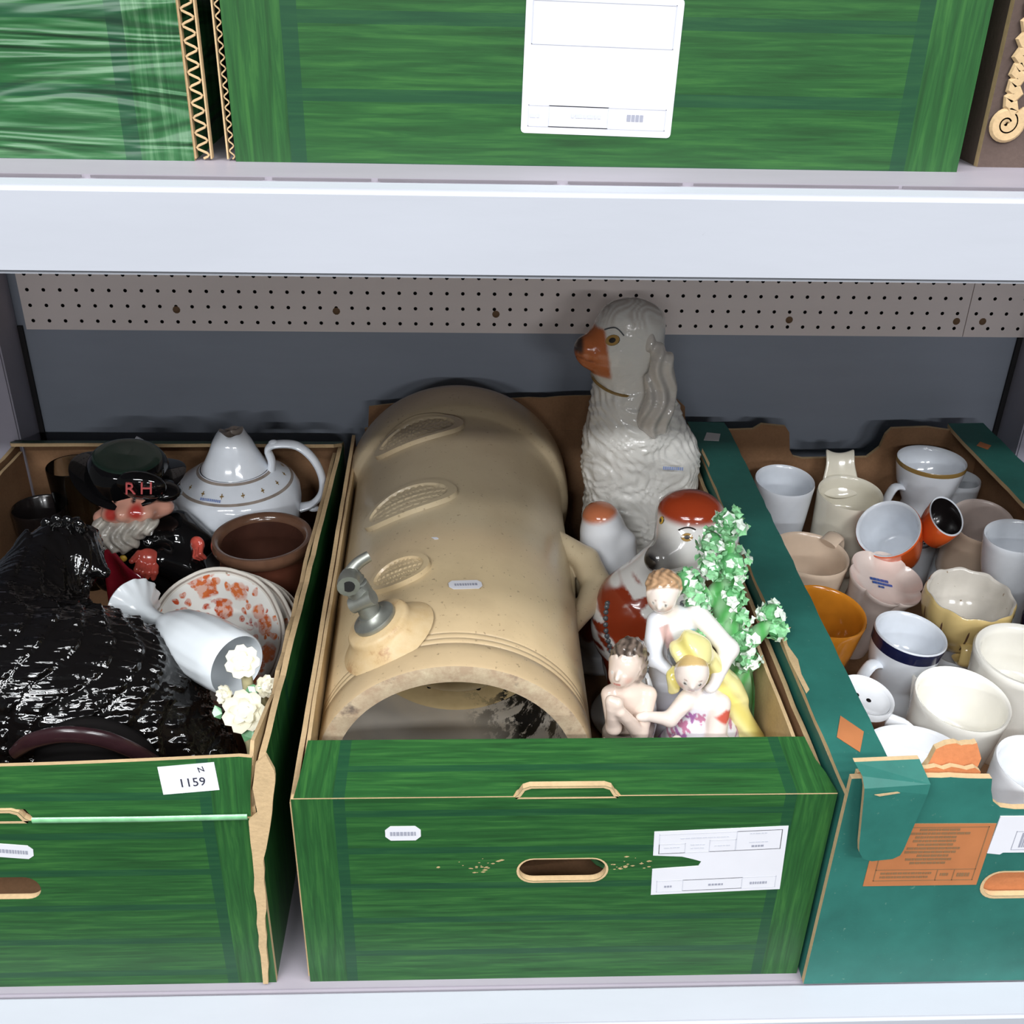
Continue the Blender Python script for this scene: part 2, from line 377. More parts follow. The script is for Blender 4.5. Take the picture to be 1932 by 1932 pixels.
def up1(lst, z=0.0005): return xf(join(*lst), Matrix.Translation((0, 0, z)))

# ---- implicit surfaces: smooth union of ellipsoids and tapered limbs, meshed by surface nets
def sdf_eval(P, prims, k, each=False):
    d = None; ds = []
    for pr in prims:
        if pr[0] == 'e':
            c, r = np.array(pr[1], np.float32), np.array(pr[2], np.float32); q = P-c
            if len(pr) > 3 and pr[3] is not None: q = q @ np.array(Euler(pr[3]).to_matrix(), np.float32)
            k0 = np.sqrt(((q/r)**2).sum(-1))+1e-9; k1 = np.sqrt(((q/(r*r))**2).sum(-1))+1e-9; e = k0*(k0-1)/k1
        else:
            a, b = np.array(pr[1], np.float32), np.array(pr[2], np.float32); ba = b-a; q = P-a
            t = np.clip((q@ba)/max(float(ba@ba), 1e-12), 0, 1); e = np.sqrt(((q-t[..., None]*ba)**2).sum(-1))-(pr[3]+(pr[4]-pr[3])*t)
        if each: ds.append(e)
        if d is None: d = e
        else:
            h = np.clip(0.5+0.5*(d-e)/k, 0, 1); d = d+(e-d)*h-k*h*(1-h)
    return (d, ds) if each else d
def sdf_mesh(prims, vox, k, disp=None):
    lo = np.full(3, 1e9); hi = -lo
    for pr in prims:
        if pr[0] == 'e': R_ = max(pr[2]) if len(pr) > 3 and pr[3] is not None else np.array(pr[2]); c = np.array(pr[1]); lo = np.minimum(lo, c-R_); hi = np.maximum(hi, c+R_)
        else:
            for c, r in ((pr[1], pr[3]), (pr[2], pr[4])): lo = np.minimum(lo, np.array(c)-r); hi = np.maximum(hi, np.array(c)+r)
    lo -= vox*3+k*0.3; hi += vox*3+k*0.3; n = np.ceil((hi-lo)/vox).astype(int)+1
    g = np.stack(np.meshgrid(*[lo[i]+vox*np.arange(n[i]) for i in range(3)], indexing='ij'), -1).astype(np.float32)
    D = sdf_eval(g, prims, k)
    if disp is not None: D = D-disp(g)
    s = D < 0
    cs = np.zeros(np.array(n)-1, int); acc = np.zeros(tuple(np.array(n)-1)+(3,)); cnt = np.zeros(tuple(np.array(n)-1))
    cor = [(i, j, l) for i in (0, 1) for j in (0, 1) for l in (0, 1)]
    sl = lambda A, c: A[c[0]:A.shape[0]-1+c[0], c[1]:A.shape[1]-1+c[1], c[2]:A.shape[2]-1+c[2]]
    for a in cor:
        for ax in range(3):
            if a[ax]: continue
            b = list(a); b[ax] = 1; da, db = sl(D, a), sl(D, b); m = (da < 0) != (db < 0)
            t = np.where(m, da/np.where(m, da-db, 1), 0)
            for q in range(3): acc[..., q] += np.where(m, a[q]+(t if q == ax else 0), 0)
            cnt += m
    act = cnt > 0; idx = -np.ones(cnt.shape, int); idx[act] = np.arange(act.sum())
    V = (acc[act]/cnt[act][:, None]+np.argwhere(act))*vox+lo
    Fc = []
    for ax in range(3):
        b = [0, 0, 0]; b[ax] = 1; u_, v_ = (ax+1) % 3, (ax+2) % 3
        A = s[:-1, :-1, :-1]; Bs = s[b[0]:s.shape[0]-1+b[0], b[1]:s.shape[1]-1+b[1], b[2]:s.shape[2]-1+b[2]]
        e = np.argwhere(A != Bs); e = e[(e[:, u_] > 0) & (e[:, v_] > 0)]
        o = np.zeros((4, 3), int); o[1, u_] = -1; o[2, u_] = -1; o[2, v_] = -1; o[3, v_] = -1
        q = np.stack([idx[tuple((e+o[i]).T)] for i in range(4)], -1); fl = A[tuple(e.T)]; q[~fl] = q[~fl][:, ::-1]; Fc.append(q)
    Fc = np.concatenate(Fc); Fc = Fc[(Fc >= 0).all(1)]
    for _ in range(2):
        P = V.astype(np.float32); d0 = sdf_eval(P, prims, k)-(disp(P) if disp is not None else 0); G = np.zeros_like(V); h = vox*0.4
        for q in range(3):
            e = np.zeros(3, np.float32); e[q] = h; G[:, q] = ((sdf_eval(P+e, prims, k)-(disp(P+e) if disp is not None else 0))-d0)/h
        V = V-np.clip(d0/np.maximum((G**2).sum(1), 0.2), -vox, vox)[:, None]*G*0.8
    return V, Fc
def paint_by(V, prims, cols, sharp=0.0015):
    _, ds = sdf_eval(V.astype(np.float32), prims, 1e-4, True); D = np.stack(ds, -1); W = np.exp(-(D-D.min(1, keepdims=True))/sharp); W /= W.sum(1, keepdims=True)
    return W @ np.array([s2l(c) for c in cols])
def sstep(a, b, x): t = np.clip((x-a)/(b-a), 0, 1); return t*t*(3-2*t)
def vnoise(P, f, seed=0):
    r = np.random.RandomState(seed); out = 0
    for i in range(5):
        d = r.normal(size=3); d /= np.linalg.norm(d); out = out+np.sin(P@(d*f*(0.7+0.25*i)).astype(np.float32)+r.uniform(0, 6.28))
    return out/5

# ================================================================== SETTING: the shelf bay
tag(mk('wall_back', box(-0.60, 1.80, 0.0, 0.02, -0.05, 0.60), 'paint_wall', smooth=False), 'dull blue grey painted board at the back of the shelf bay', None, kind='structure')
sh = thing('shelf', 'white painted upper shelf with a deep front rail, carrying the top row of boxes', 'shelf', (0.55, -0.35, 0.587))
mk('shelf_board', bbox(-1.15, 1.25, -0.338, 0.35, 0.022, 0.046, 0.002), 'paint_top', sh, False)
rail = bbox(-1.15, 1.25, -0.358, -0.3385, 0.0, 0.0448, 0.0025, 3)
mk('front_rail', rail, 'paint_white', sh, True)
# flaking paint along the joint of rail and board
rnd = random.Random(3); fl = []
x = -0.6
while x < 0.7:
    l = rnd.uniform(0.02, 0.12); y0 = -0.3385+rnd.uniform(-0.0003, 0.0003); t_ = rnd.uniform(0.00012, 0.00035)
    fl.append(box(x, x+l, y0-t_, y0+t_, 0.0448, 0.0461)); x += l+rnd.uniform(0.001, 0.006)
mk('paint_crack', join(*fl), 'crack_grey', sh, False)['kind'] = 'stuff'
lo = thing('shelf', 'white painted lower shelf with a front rail, under the three open boxes', 'shelf', (0.55, -0.35, 0.0))
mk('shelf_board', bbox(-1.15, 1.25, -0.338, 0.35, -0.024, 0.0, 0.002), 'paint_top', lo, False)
mk('front_rail', bbox(-1.15, 1.25, -0.372, -0.3385, -0.075, -0.001, 0.0025, 3), 'paint_white', lo, True)
for nm, x0, x1, lab in (('shelf_post', -0.10, -0.022, 'lilac grey upright post in the left back corner of the shelf bay'), ('shelf_post', 1.213, 1.30, 'lilac grey upright post in the right back corner of the shelf bay')):
    p = thing(nm, lab, 'post', ((x0+x1)/2, -0.031, 0.0))
    mk('post_face', bbox(x0-(x0+x1)/2, x1-(x0+x1)/2, -0.029, 0.030, 0.0, 0.587, 0.002), 'paint_post', p, True)
    s = 1 if x0 < 0.5 else -1; e = x1 if s > 0 else x0
    mk('joint_gap', box(min(e, e+s*0.006)-(x0+x1)/2, max(e, e+s*0.006)-(x0+x1)/2, 0.027, 0.0305, 0.0, 0.31), 'gap_dark', p, False)

def pegboard(label, x0, x1, cols, z0, z1, rows, s=0.019, r=0.0023, screws=()):
    root = thing('pegboard_strip', label, 'pegboard', (x0, -0.0065, z0))
    V, Fc, mi = [], [], []; H = s/2; T = 0.006
    def quad(a, b, c, d, m=0):
        k = len(V); V.extend([a, b, c, d]); Fc.append((k, k+1, k+2, k+3)); mi.append(m)
    zr = [z for z in rows]; xl, xr = cols[0]-H, cols[-1]+H; zb, zt = min(zr)-H, max(zr)+H
    for cx in cols:
        for cz in zr:
            sq = [(cx+H*a, cz+H*b) for a, b in ((1, 0), (1, 1), (0, 1), (-1, 1), (-1, 0), (-1, -1), (0, -1), (1, -1))]
            oc = [(cx+r*math.cos(PI/4*i), cz+r*math.sin(PI/4*i)) for i in range(8)]
            for i in range(8):
                j = (i+1) % 8
                quad((sq[i][0], 0, sq[i][1]), (sq[j][0], 0, sq[j][1]), (oc[j][0], 0, oc[j][1]), (oc[i][0], 0, oc[i][1]))
                quad((oc[i][0], 0, oc[i][1]), (oc[j][0], 0, oc[j][1]), (oc[j][0], T*0.9, oc[j][1]), (oc[i][0], T*0.9, oc[i][1]), 1)
            k = len(V); V.extend([(a, T*0.9, b) for a, b in oc]); Fc.append(tuple(range(k, k+8))); mi.append(1)
    for a, b, c, d in ((x0, xl, zb, zt), (xr, x1, zb, zt), (x0, x1, z0, zb), (x0, x1, zt, z1)):
        if b-a > 1e-5 and d-c > 1e-5: quad((a, 0, c), (b, 0, c), (b, 0, d), (a, 0, d))
    quad((x0, 0, z0), (x1, 0, z0), (x1, T, z0), (x0, T, z0)); quad((x0, 0, z0), (x0, T, z0), (x0, T, z1), (x0, 0, z1)); quad((x1, 0, z0), (x1, T, z0), (x1, T, z1), (x1, 0, z1))
    V = [(a-x0, b, c-z0) for a, b, c in V]
    me = bpy.data.meshes.new('perforated_board'); me.from_pydata(V, [], Fc); me.materials.append(MATS['pegboard']); me.materials.append(MATS['hole_dark'])
    me.polygons.foreach_set('material_index', mi); me.update(); o = bpy.data.objects.new('perforated_board', me); COL.objects.link(o); o.parent = root
    for sx, sz in screws:
        mk('screw', xf(lathe([(0.0001, 0.0022), (0.003, 0.0018), (0.0046, 0.0)], 10), Matrix.Translation((sx-x0, 0, sz-z0)) @ Matrix.Rotation(PI/2, 4, 'X')), 'rust', root)
rows = [0.375+0.019*i for i in range(-3, 10)]
pegboard('long off white perforated board across the top of the back wall', -0.010, 1.1335, [0.019*i for i in range(60)], 0.307, 0.585, rows, screws=((0.171, 0.333), (0.361, 0.333), (0.553, 0.331), (0.913, 0.327), (1.122, 0.327)))
pegboard('short off white perforated board right of the seam by the right post', 1.1345, 1.2125, [1.1445+0.019*i for i in range(4)], 0.307, 0.585, rows, screws=((1.155, 0.327),))

# ================================================================== BOXES
GP = ['green_print', 'kraft_inner', 'kraft_edge']
_panel = panel
def panel(name, outer, th, mat4, mats, parent, holes=(), bend=None, uvoff=(0, 0)):
    o = _panel(name, outer, th, mat4, mats, parent, holes, bend)
    if uvoff != (0, 0):
        l = o.data.uv_layers[0]; a = np.zeros(len(o.data.loops)*2, np.float32); l.data.foreach_get('uv', a); a = a.reshape(-1, 2)+np.array(uvoff, np.float32); l.data.foreach_set('uv', a.ravel())
    return o
def front_m(yf, z=0.0): return fromaxes((0, yf, z), (1, 0, 0), (0, 0, 1), (0, 1, 0))
def sticker(parent, c, wd, ht, m4, rot=0, ink='ink_grey'):
    """small die cut price sticker with clipped rounded ends"""
    a, b = wd/2, ht/2; pts = [(-a, -b*0.45), (-a+b*0.55, -b), (a-b*0.55, -b), (a, -b*0.45), (a, b*0.45), (a-b*0.55, b), (-a+b*0.55, b), (-a, b*0.45)]
    m = m4 @ Matrix.Translation((c[0], c[1], 0)) @ Matrix.Rotation(rot, 4, 'Z') @ Matrix.Scale(-1, 4, (0, 0, 1))
    s = mk('price_sticker', xf(plate2d(pts), m), 'paper', parent, False)
    r = random.Random(int(abs(c[0])*1e4)); mk('printed_number', xf(up1(dashes(-a*0.72, a*0.72, -b*0.30, b*0.55, r, 0.0011, 0.0022, 0.0006)), m), ink, s, False)
    return s

def front_outline(hw, h, tab=0.034, th=0.010):
    return [(-hw, 0), (hw, 0), (hw, h), (tab+0.004, h), (tab+0.001, h+th*0.25), (tab-0.002, h+th*0.8), (tab-0.007, h+th), (-tab+0.007, h+th), (-tab+0.002, h+th*0.8), (-tab-0.001, h+th*0.25), (-tab-0.004, h), (-hw, h)]
HOLE = rrect(-0.033, 0.112, 0.033, 0.135, 0.0112, 6)
TOPM = lambda o: fromaxes(o, (1, 0, 0), (0, 1, 0), (0, 0, -1))

# ---- middle green box
B = thing('cardboard_box', 'open green wood print cardboard box holding the stoneware jar and the pottery dogs', 'box', (0.591, -0.365, 0.0), group='green printed boxes')
hw, hd = 0.198, 0.315
panel('bottom_panel', [(-hw+0.006, -hd+0.006), (hw-0.006, -hd+0.006), (hw-0.006, hd-0.006), (-hw+0.006, hd-0.006)], 0.005, TOPM((0, 0, 0.006)), GP[1:2]*2+['kraft_edge'], B)
fp = panel('front_panel', front_outline(hw, 0.198), 0.005, front_m(-hd), GP, B, [HOLE], uvoff=(0, 0.0108))
def rimring(o, i, parent, m, name='cut_edge'):
    V = [(x, y, -0.0004) for x, y in o]+[(x, y, -0.0004) for x, y in i]; n = len(o)
    return mk(name, xf((V, [(k, (k+1) % n, (k+1) % n+n, k+n) for k in range(n)]), m), 'kraft_edge', parent, False)
rimring(rrect(-0.0348, 0.1102, 0.0348, 0.1362, 0.0128, 6), HOLE, fp, front_m(-hd))
tb = front_outline(hw, 0.198)[3:11]; rimring(tb[::1]+[], [(x*0.955, y-0.0016) for x, y in tb], fp, front_m(-hd), 'cut_edge')
panel('front_flange', [(-hw+0.002, 0), (-0.039, 0), (-0.036, 0.006), (-0.03, 0.009), (0.03, 0.009), (0.036, 0.006), (0.039, 0), (hw, 0), (hw-0.003, 0.020), (hw-0.007, 0.034), (hw-0.009, 0.058), (-hw+0.005, 0.058), (-hw+0.004, 0.03)], 0.004,
      fromaxes((0, -hd, 0.199), (1, 0, 0), (0, math.cos(0.05), math.sin(0.05)), (0, 0.05, -1)), GP, B, uvoff=(0, 0.0158))
for s in (-1, 1):
    ox, ux = (-0.009, -0.022) if s < 0 else (0.0, 0.0)
    panel('side_panel', [(-hd+0.0052, 0), (hd-0.0055, 0), (hd-0.0055, 0.192)]+ragged((hd-0.0055, 0.192), (-hd+0.0052, 0.190), 24, 0.0012)+[(-hd+0.0052, 0.190)], 0.004, fromaxes((s*hw+ox, 0, 0.0), (ux, 0.9997, 0), (0, 0, 1), (-s, 0, 0)), GP, B)
    panel('inner_flap', [(-hd+0.03, 0), (hd-0.02, 0), (hd-0.02, 0.178)]+ragged((hd-0.02, 0.182), (-hd+0.05, 0.186), 16, 0.002)+[(-hd+0.03, 0.182)], 0.003, fromaxes((s*(hw-(0.010 if s > 0 else 0.0048))+ox, 0, 0.005), (ux, 0.9997, 0), (0, 0, 1), (-s, 0, 0)), ['kraft_tan', 'kraft_tan', 'kraft_edge'], B)
panel('corner_flap', [(0.0, 0.0), (0.0, 0.150), (0.006, 0.170), (0.030, 0.180), (0.050, 0.172), (0.052, 0.0)], 0.004, fromaxes((0.172, -hd+0.012, 0.005), (0, 1, 0), (0, 0, 1), (1, 0, 0)), ['kraft_tan']*2+['kraft_edge'], B)
panel('back_panel', [(-hw, 0), (hw, 0), (hw, 0.2), (-hw, 0.2)], 0.005, fromaxes((0, hd-0.005, 0), (1, 0, 0), (0, 0, 1), (0, 1, 0)), ['kraft_inner', 'green_print', 'kraft_edge'], B)
panel('back_flap', [(-hw+0.004, 0), (hw, 0), (hw-0.003, 0.03)]+ragged((hw-0.004, 0.049), (-hw+0.008, 0.030), 20, 0.001)+[(-hw+0.006, 0.028)], 0.004, fromaxes((0, hd-0.004, 0.2), (1, 0, 0), (0, 0.12, 0.993), (0, 1, -0.12)), ['kraft_inner', 'green_print', 'kraft_edge'], B)
# paper lot label with its torn notch
lm = front_m(-hd) @ Matrix.Translation((0.118, 0.131, 0)) @ Matrix.Rotation(0.045, 4, 'Z') @ Matrix.Scale(-1, 4, (0, 0, 1))
lb = mk('paper_label', xf(join(plate2d([(-0.05, 0.009), (-0.028, 0.0065), (-0.020, 0.0035), (-0.013, 0.0005), (0.05, 0.0005), (0.05, 0.0335), (-0.05, 0.0335)]), plate2d([(-0.05, -0.0055), (-0.034, -0.0048), (-0.022, -0.0045), (-0.015, -0.0042), (-0.013, 0.0005), (0.05, 0.0005), (0.05, -0.0335), (-0.05, -0.0335)])), lm), 'paper', B, False)
r = random.Random(5); tx = rect_outline(-0.046, 0.0105, 0.046, 0.0305)+rect_outline(0.012, 0.0105, 0.046, 0.0305)+rect_outline(-0.046, 0.0105, -0.026, 0.0205)+rect_outline(-0.008, 0.0105, 0.012, 0.0225)+rect_outline(-0.046, -0.0305, 0.046, -0.0185)+rect_outline(-0.026, -0.0305, 0.020, -0.0185)
for (a, b, y) in ((-0.03, 0.006, 0.025), (-0.042, -0.030, 0.016), (-0.022, -0.010, 0.018), (-0.022, -0.012, 0.0145), (-0.004, 0.008, 0.016), (0.022, 0.036, 0.027), (0.022, 0.036, 0.018)): tx += dashes(a, b, y, 0.0012, r, 0.001, 0.004, 0.0008)
mk('printed_lines', xf(up1(tx), lm), 'ink_pale', lb, False)
mk('printed_number', xf(up1(dashes(-0.040, -0.034, -0.026, 0.002, r, 0.001, 0.002, 0.0006)+dashes(-0.006, 0.006, -0.026, 0.002, r, 0.001, 0.002, 0.0006)+dashes(0.026, 0.040, -0.0265, 0.0026, r, 0.001, 0.0025, 0.0006)+dashes(0.024, 0.034, 0.0135, 0.002, r, 0.001, 0.0025, 0.0006)), lm), 'ink_grey', lb, False)
sticker(B, (-0.119, 0.1635), 0.026, 0.0142, front_m(-hd))
fk = []; r = random.Random(9)
for i in range(46):
    cx, cz = (r.gauss(-0.062, 0.014), r.gauss(0.128, 0.006)) if i < 26 else (r.uniform(0.037, 0.066), r.gauss(0.1275, 0.0035))
    if abs(cx) < 0.036: continue
    wd = r.uniform(0.0004, 0.0022); fk.append(plate2d([(cx-wd, cz), (cx, cz-wd*0.35), (cx+wd, cz+wd*0.1), (cx, cz+wd*0.4)], 0.0002))
mk('scuff', xf(join(*fk), front_m(-hd) @ Matrix.Scale(-1, 4, (0, 0, 1))), 'kraft_tan', fp, False)['kind'] = 'stuff'

# ---- left green box
A = thing('cardboard_box', 'worn green wood print cardboard box with torn corner, holding the teapot and black pottery', 'box', (0.168, -0.365, 0.0), group='green printed boxes')
panel('bottom_panel', [(-hw+0.006, -hd+0.006), (hw-0.006, -hd+0.006), (hw-0.006, hd-0.006), (-hw+0.006, hd-0.006)], 0.005, TOPM((0, 0, 0.006)), GP[1:2]*2+['kraft_edge'], A)
fp = panel('front_panel', front_outline(hw, 0.180), 0.005, front_m(-hd), GP, A, [rrect(-0.033, 0.10, 0.033, 0.123, 0.0112, 6)], uvoff=(0, 0.030))
tb = front_outline(hw, 0.180)[3:11]; rimring(tb, [(x*0.955, y-0.0022) for x, y in tb], fp, front_m(-hd))
ffm = fromaxes((0, -hd+0.001, 0.181), (1, 0, 0), (0, 0.16, 0.987), (0, 0.987, -0.16))
ff = panel('front_flap', [(-hw+0.01, 0), (-0.041, 0), (-0.036, 0.008), (0.036, 0.008), (0.041, 0), (hw-0.003, 0)]+[(hw-0.002, 0.02), (hw+0.001, 0.049)]+[(0.19-0.38*t/20, 0.050-0.007*math.sin(PI*0.5*min(1, t/12))) for t in range(21)], 0.004, ffm, GP, A, uvoff=(0, 0.026))
mk('crease', xf(tube([(0.041, -0.0012, 0), (0.12, -0.0016, 0.0004), (0.193, -0.001, 0.001)], 0.0026, 8, (1, 0.6)), Matrix.Translation((0, -hd, 0.1815))), 'leaf_green', ff, True)  # rounded fold; the highlight along it is put into the light green
tm = ffm @ Matrix.Translation((0.1535, 0.0325, 0)) @ Matrix.Rotation(0.09, 4, 'Z') @ Matrix.Scale(-1, 4, (0, 0, 1))
lt = mk('lot_tag', xf(plate2d([(-0.020, -0.0115), (0.020, -0.0115), (0.020, 0.0115), (-0.020, 0.0115)]), tm), 'paper', A, False); lt['label'] = 'white lot tag printed 1159'
mk('printed_number', xf(text_mesh('1159', 0.0098), tm @ Matrix.Translation((0.002, -0.0035, 0.0006))), 'ink', lt, False)
mk('printed_mark', xf(text_mesh('N', 0.0062), tm @ Matrix.Translation((0.010, 0.0065, 0.0006)) @ Matrix.Rotation(0.2, 4, 'Z')), 'ink', lt, False)
sticker(A, (0.021, 0.1500), 0.028, 0.0135, front_m(-hd), -0.12)
for s in (-1, 1):
    panel('side_panel', [(-hd+0.0052, 0), (hd-0.0055, 0), (hd-0.0055, 0.182)]+ragged((hd-0.0055, 0.182), (-hd+0.03, 0.192), 24, 0.0015)+[(-hd+0.0052, 0.186)], 0.005, fromaxes((s*hw, 0, 0.0), (0, 1, 0), (0, 0, 1), (-s, 0, 0)), GP, A)
    panel('inner_flap', [(-hd+0.14, 0), (hd-0.02, 0), (hd-0.02, 0.170)]+ragged((hd-0.02, 0.172), (-hd+0.14, 0.176), 16, 0.003)+[(-hd+0.14, 0.17)], 0.004, fromaxes((s*(hw-0.0075), 0, 0.005), (0, 1, 0), (0, 0, 1), (-s, 0, 0)), ['green_print', 'kraft_inner', 'kraft_edge'], A)
panel('back_panel', [(-hw, 0), (hw, 0), (hw, 0.178), (-hw, 0.178)], 0.005, fromaxes((0, hd-0.005, 0), (1, 0, 0), (0, 0, 1), (0, 1, 0)), ['kraft_inner', 'green_print', 'kraft_edge'], A)
panel('back_flange', [(-hw, 0), (hw, 0), (hw, 0.020)]+[(0.19-0.38*t/16, 0.034+0.003*math.sin(t*0.9)) for t in range(17)]+[(-hw, 0.02)], 0.004, fromaxes((0, hd-0.004, 0.178), (1, 0, 0), (0, -0.94, 0.34), (0, 0.34, 0.94)), ['kraft_dark', 'green_print', 'kraft_edge'], A)
rr_ = random.Random(11)
panel('torn_corner', [(0.0, 0.0), (0.004, 0.0)]+ragged((0.004, 0.0), (0.014, 0.150), 14, 0.002, rr_)+[(0.016, 0.15)]+ragged((0.020, 0.160), (0.030, 0.236), 9, 0.003, rr_)+[(0.024, 0.240), (0.016, 0.232), (0.012, 0.21), (0.013, 0.185), (0.006, 0.178)]+ragged((0.006, 0.17), (0.0, 0.02), 12, 0.0015, rr_), 0.003, fromaxes((hw-0.010, -hd-0.003, 0.002), (1, 0, 0), (0, 0, 1), (0, 1, 0)), ['kraft_edge']*3, A)
panel('torn_flap', [(0.0, -0.02), (0.0, 0.004), (0.012, 0.010), (0.030, 0.004), (0.050, 0.012), (0.075, 0.008), (0.105, 0.004), (0.125, 0.0), (0.10, -0.03), (0.02, -0.05)], 0.003, fromaxes((hw-0.010, -hd+0.012, 0.190), (0.0, 0.99, -0.05), (-0.18, 0, 0.98), (1, 0, 0)), ['kraft_edge', 'kraft_tan', 'kraft_edge'], A)

# ---- right teal box
TP = ['teal_print', 'kraft_inner', 'kraft_edge']
Cb = thing('cardboard_box', 'teal cardboard fruit box with orange print panel, packed with pottery mugs', 'box', (0.980, -0.3675, 0.0))
hw, hd = 0.188, 0.3225
panel('bottom_panel', [(-hw+0.006, -hd+0.006), (hw-0.006, -hd+0.006), (hw-0.006, hd-0.006), (-hw+0.006, hd-0.006)], 0.005, TOPM((0, 0, 0.006)), GP[1:2]*2+['kraft_edge'], Cb)
rr_ = random.Random(4)
fo = [(-hw, 0), (hw, 0), (hw, 0.222), (0.085, 0.222), (0.080, 0.205), (0.074, 0.196), (0.064, 0.191), (-0.062, 0.191), (-0.073, 0.193), (-0.080, 0.199), (-0.084, 0.210), (-0.086, 0.221)]+ragged((-0.09, 0.2215), (-0.15, 0.2235), 9, 0.0006, rr_)+[(-hw, 0.222)]
fpc = panel('front_panel', fo, 0.005, front_m(-hd), TP, Cb, [rrect(-0.066, 0.100, 0.066, 0.126, 0.0125, 6)])
rimring(rrect(-0.0685, 0.0975, 0.0685, 0.1275, 0.0142, 6), rrect(-0.066, 0.100, 0.066, 0.126, 0.0125, 6), fpc, front_m(-hd))
panel('inner_front', [(-hw+0.006, 0), (hw-0.006, 0), (hw-0.006, 0.19), (-0.06, 0.186), (-0.088, 0.190), (-0.092, 0.222)]+ragged((-0.092, 0.2245), (-0.16, 0.228), 12, 0.0018, rr_)+[(-hw+0.006, 0.222)], 0.004, front_m(-hd+0.006), ['orange_board']*2+['kraft_edge'], Cb)
panel('torn_flap', [(-0.132, 0.220), (-0.092, 0.222), (-0.090, 0.2285)]+ragged((-0.092, 0.2395), (-0.120, 0.2405), 10, 0.0014, rr_)+[(-0.124, 0.236), (-0.128, 0.226)], 0.005, fromaxes((0, -hd+0.0105-0.066, 0.011), (1, 0, 0), (0, 0.30, 0.95), (0, 1, 0)), ['orange_board', 'orange_board', 'kraft_edge'], Cb)
def cornertab(p):
    x, y, t = p
    if y < 0.222: return (x, y, t)
    a = min((y-0.222)/0.014, 2.2); return (x, 0.222+0.0125*math.sin(min(a, 1.5))-0.0015*max(0, a-1.5), t+0.016*(1-math.cos(min(a, 1.5)))+0.01*max(0, a-1.5))
to = [(-0.176, 0.163), (-0.172, 0.156), (-0.165, 0.1535), (-0.150, 0.1555), (-0.145, 0.159)]+[(-0.1435+0.001*k, 0.165+0.009*k) for k in range(8)]+[(-0.139, 0.25), (-0.187, 0.246)]+[(-0.1845+0.001*k, 0.234-0.009*k) for k in range(8)]
bm_ = []
ft = panel('folded_tab', to, 0.004, front_m(-hd-0.013), TP, Cb, bend=cornertab)
mk('tear', xf(plate2d([(-0.176, 0.220), (-0.160, 0.2225), (-0.158, 0.2215), (-0.172, 0.2185)]), fromaxes((0, -hd-0.0136, 0), (1, 0, 0), (0, 0, 1), (0, -1, 0))), 'kraft_edge', ft, False)
for s in (-1, 1):
    panel('side_panel', [(-hd+0.0052, 0), (hd-0.002, 0), (hd-0.002, 0.2022), (-hd+0.0052, 0.2022)], 0.005, fromaxes((s*hw, 0, 0.0), (0, 1, 0), (0, 0, 1), (-s, 0, 0)), TP, Cb)
    fl_ = panel('side_flange', [(-hd, 0)]+ragged((-hd, 0), (hd, 0), 40, 0.0006, rr_)+[(hd, 0), (hd-0.002, 0.046)]+ragged((hd-0.002, 0.048), (-hd+0.02, 0.042), 40, 0.0006, rr_)+[(-hd+0.02, 0.041)], 0.005, fromaxes((s*hw, 0, 0.2075), (0, 1, 0), (-s, 0, 0.05*0), (0, 0, -1)), TP, Cb)
    dm = fromaxes((s*(hw-0.0215 if s < 0 else hw-0.028), -0.2585 if s < 0 else 0.2555, 0.2078), (1, 0, 0), (0, 1, 0))
    mk('printed_diamond', xf(plate2d([(-0.0115, -0.004), (0.001, -0.021), (0.0115, 0.002), (-0.001, 0.021)] if s < 0 else [(-0.009, 0), (0, -0.011), (0.009, 0), (0, 0.011)], 0.0003), dm), 'teal_orange', fl_, False)
    if s < 0:
        mk('paper_scrap', xf(plate2d([(-0.012, -0.010), (0.006, -0.012), (0.012, 0.008), (-0.004, 0.012)], 0.0005), fromaxes((-hw+0.022, 0.277, 0.2079), (1, 0, 0), (0, 1, 0))), 'paper_aged', fl_, False)
        for tp_ in ([(0, -0.045), (0.004, -0.040), (0.003, -0.02), (0.0055, 0.0), (0.002, 0.02), (0.004, 0.036), (0.012, 0.047), (0.004, 0.0462), (0, 0.045), (-0.002, 0.0)], [(0.001, 0.36), (0.004, 0.37), (0.003, 0.41), (0.0, 0.40)]):
            mk('tear', xf(plate2d(tp_, 0.0004), fromaxes((-hw+0.001, -0.165, 0.2078), (1, 0, 0), (0, 1, 0))), 'kraft_edge', fl_, False)
bx_ = lambda x: x-0.980
panel('back_panel', [(-hw, 0), (hw, 0), (hw, 0.204), (bx_(1.122), 0.204), (bx_(1.118), 0.204), (bx_(1.091), 0.208), (bx_(1.046), 0.206), (bx_(1.040), 0.198), (bx_(1.036), 0.180), (bx_(1.022), 0.166), (bx_(0.94), 0.164), (bx_(0.928), 0.167), (bx_(0.922), 0.176), (bx_(0.918), 0.200), (bx_(0.912), 0.208), (bx_(0.882), 0.211), (bx_(0.872), 0.204), (bx_(0.85), 0.203), (-hw, 0.203)], 0.005, fromaxes((0, hd-0.015, 0), (1, 0, 0), (0, 0, 1), (0, 1, 0)), ['kraft_inner', 'teal_print', 'kraft_edge'], Cb)
om = front_m(-hd) @ Matrix.Scale(-1, 4, (0, 0, 1))
op = mk('print_panel', xf(plate2d([(-0.160, 0.113), (-0.072, 0.113), (-0.072, 0.177), (-0.160, 0.178)], 0.0004), om), 'teal_orange', Cb, False); op['label'] = 'orange printed panel with rows of small type'
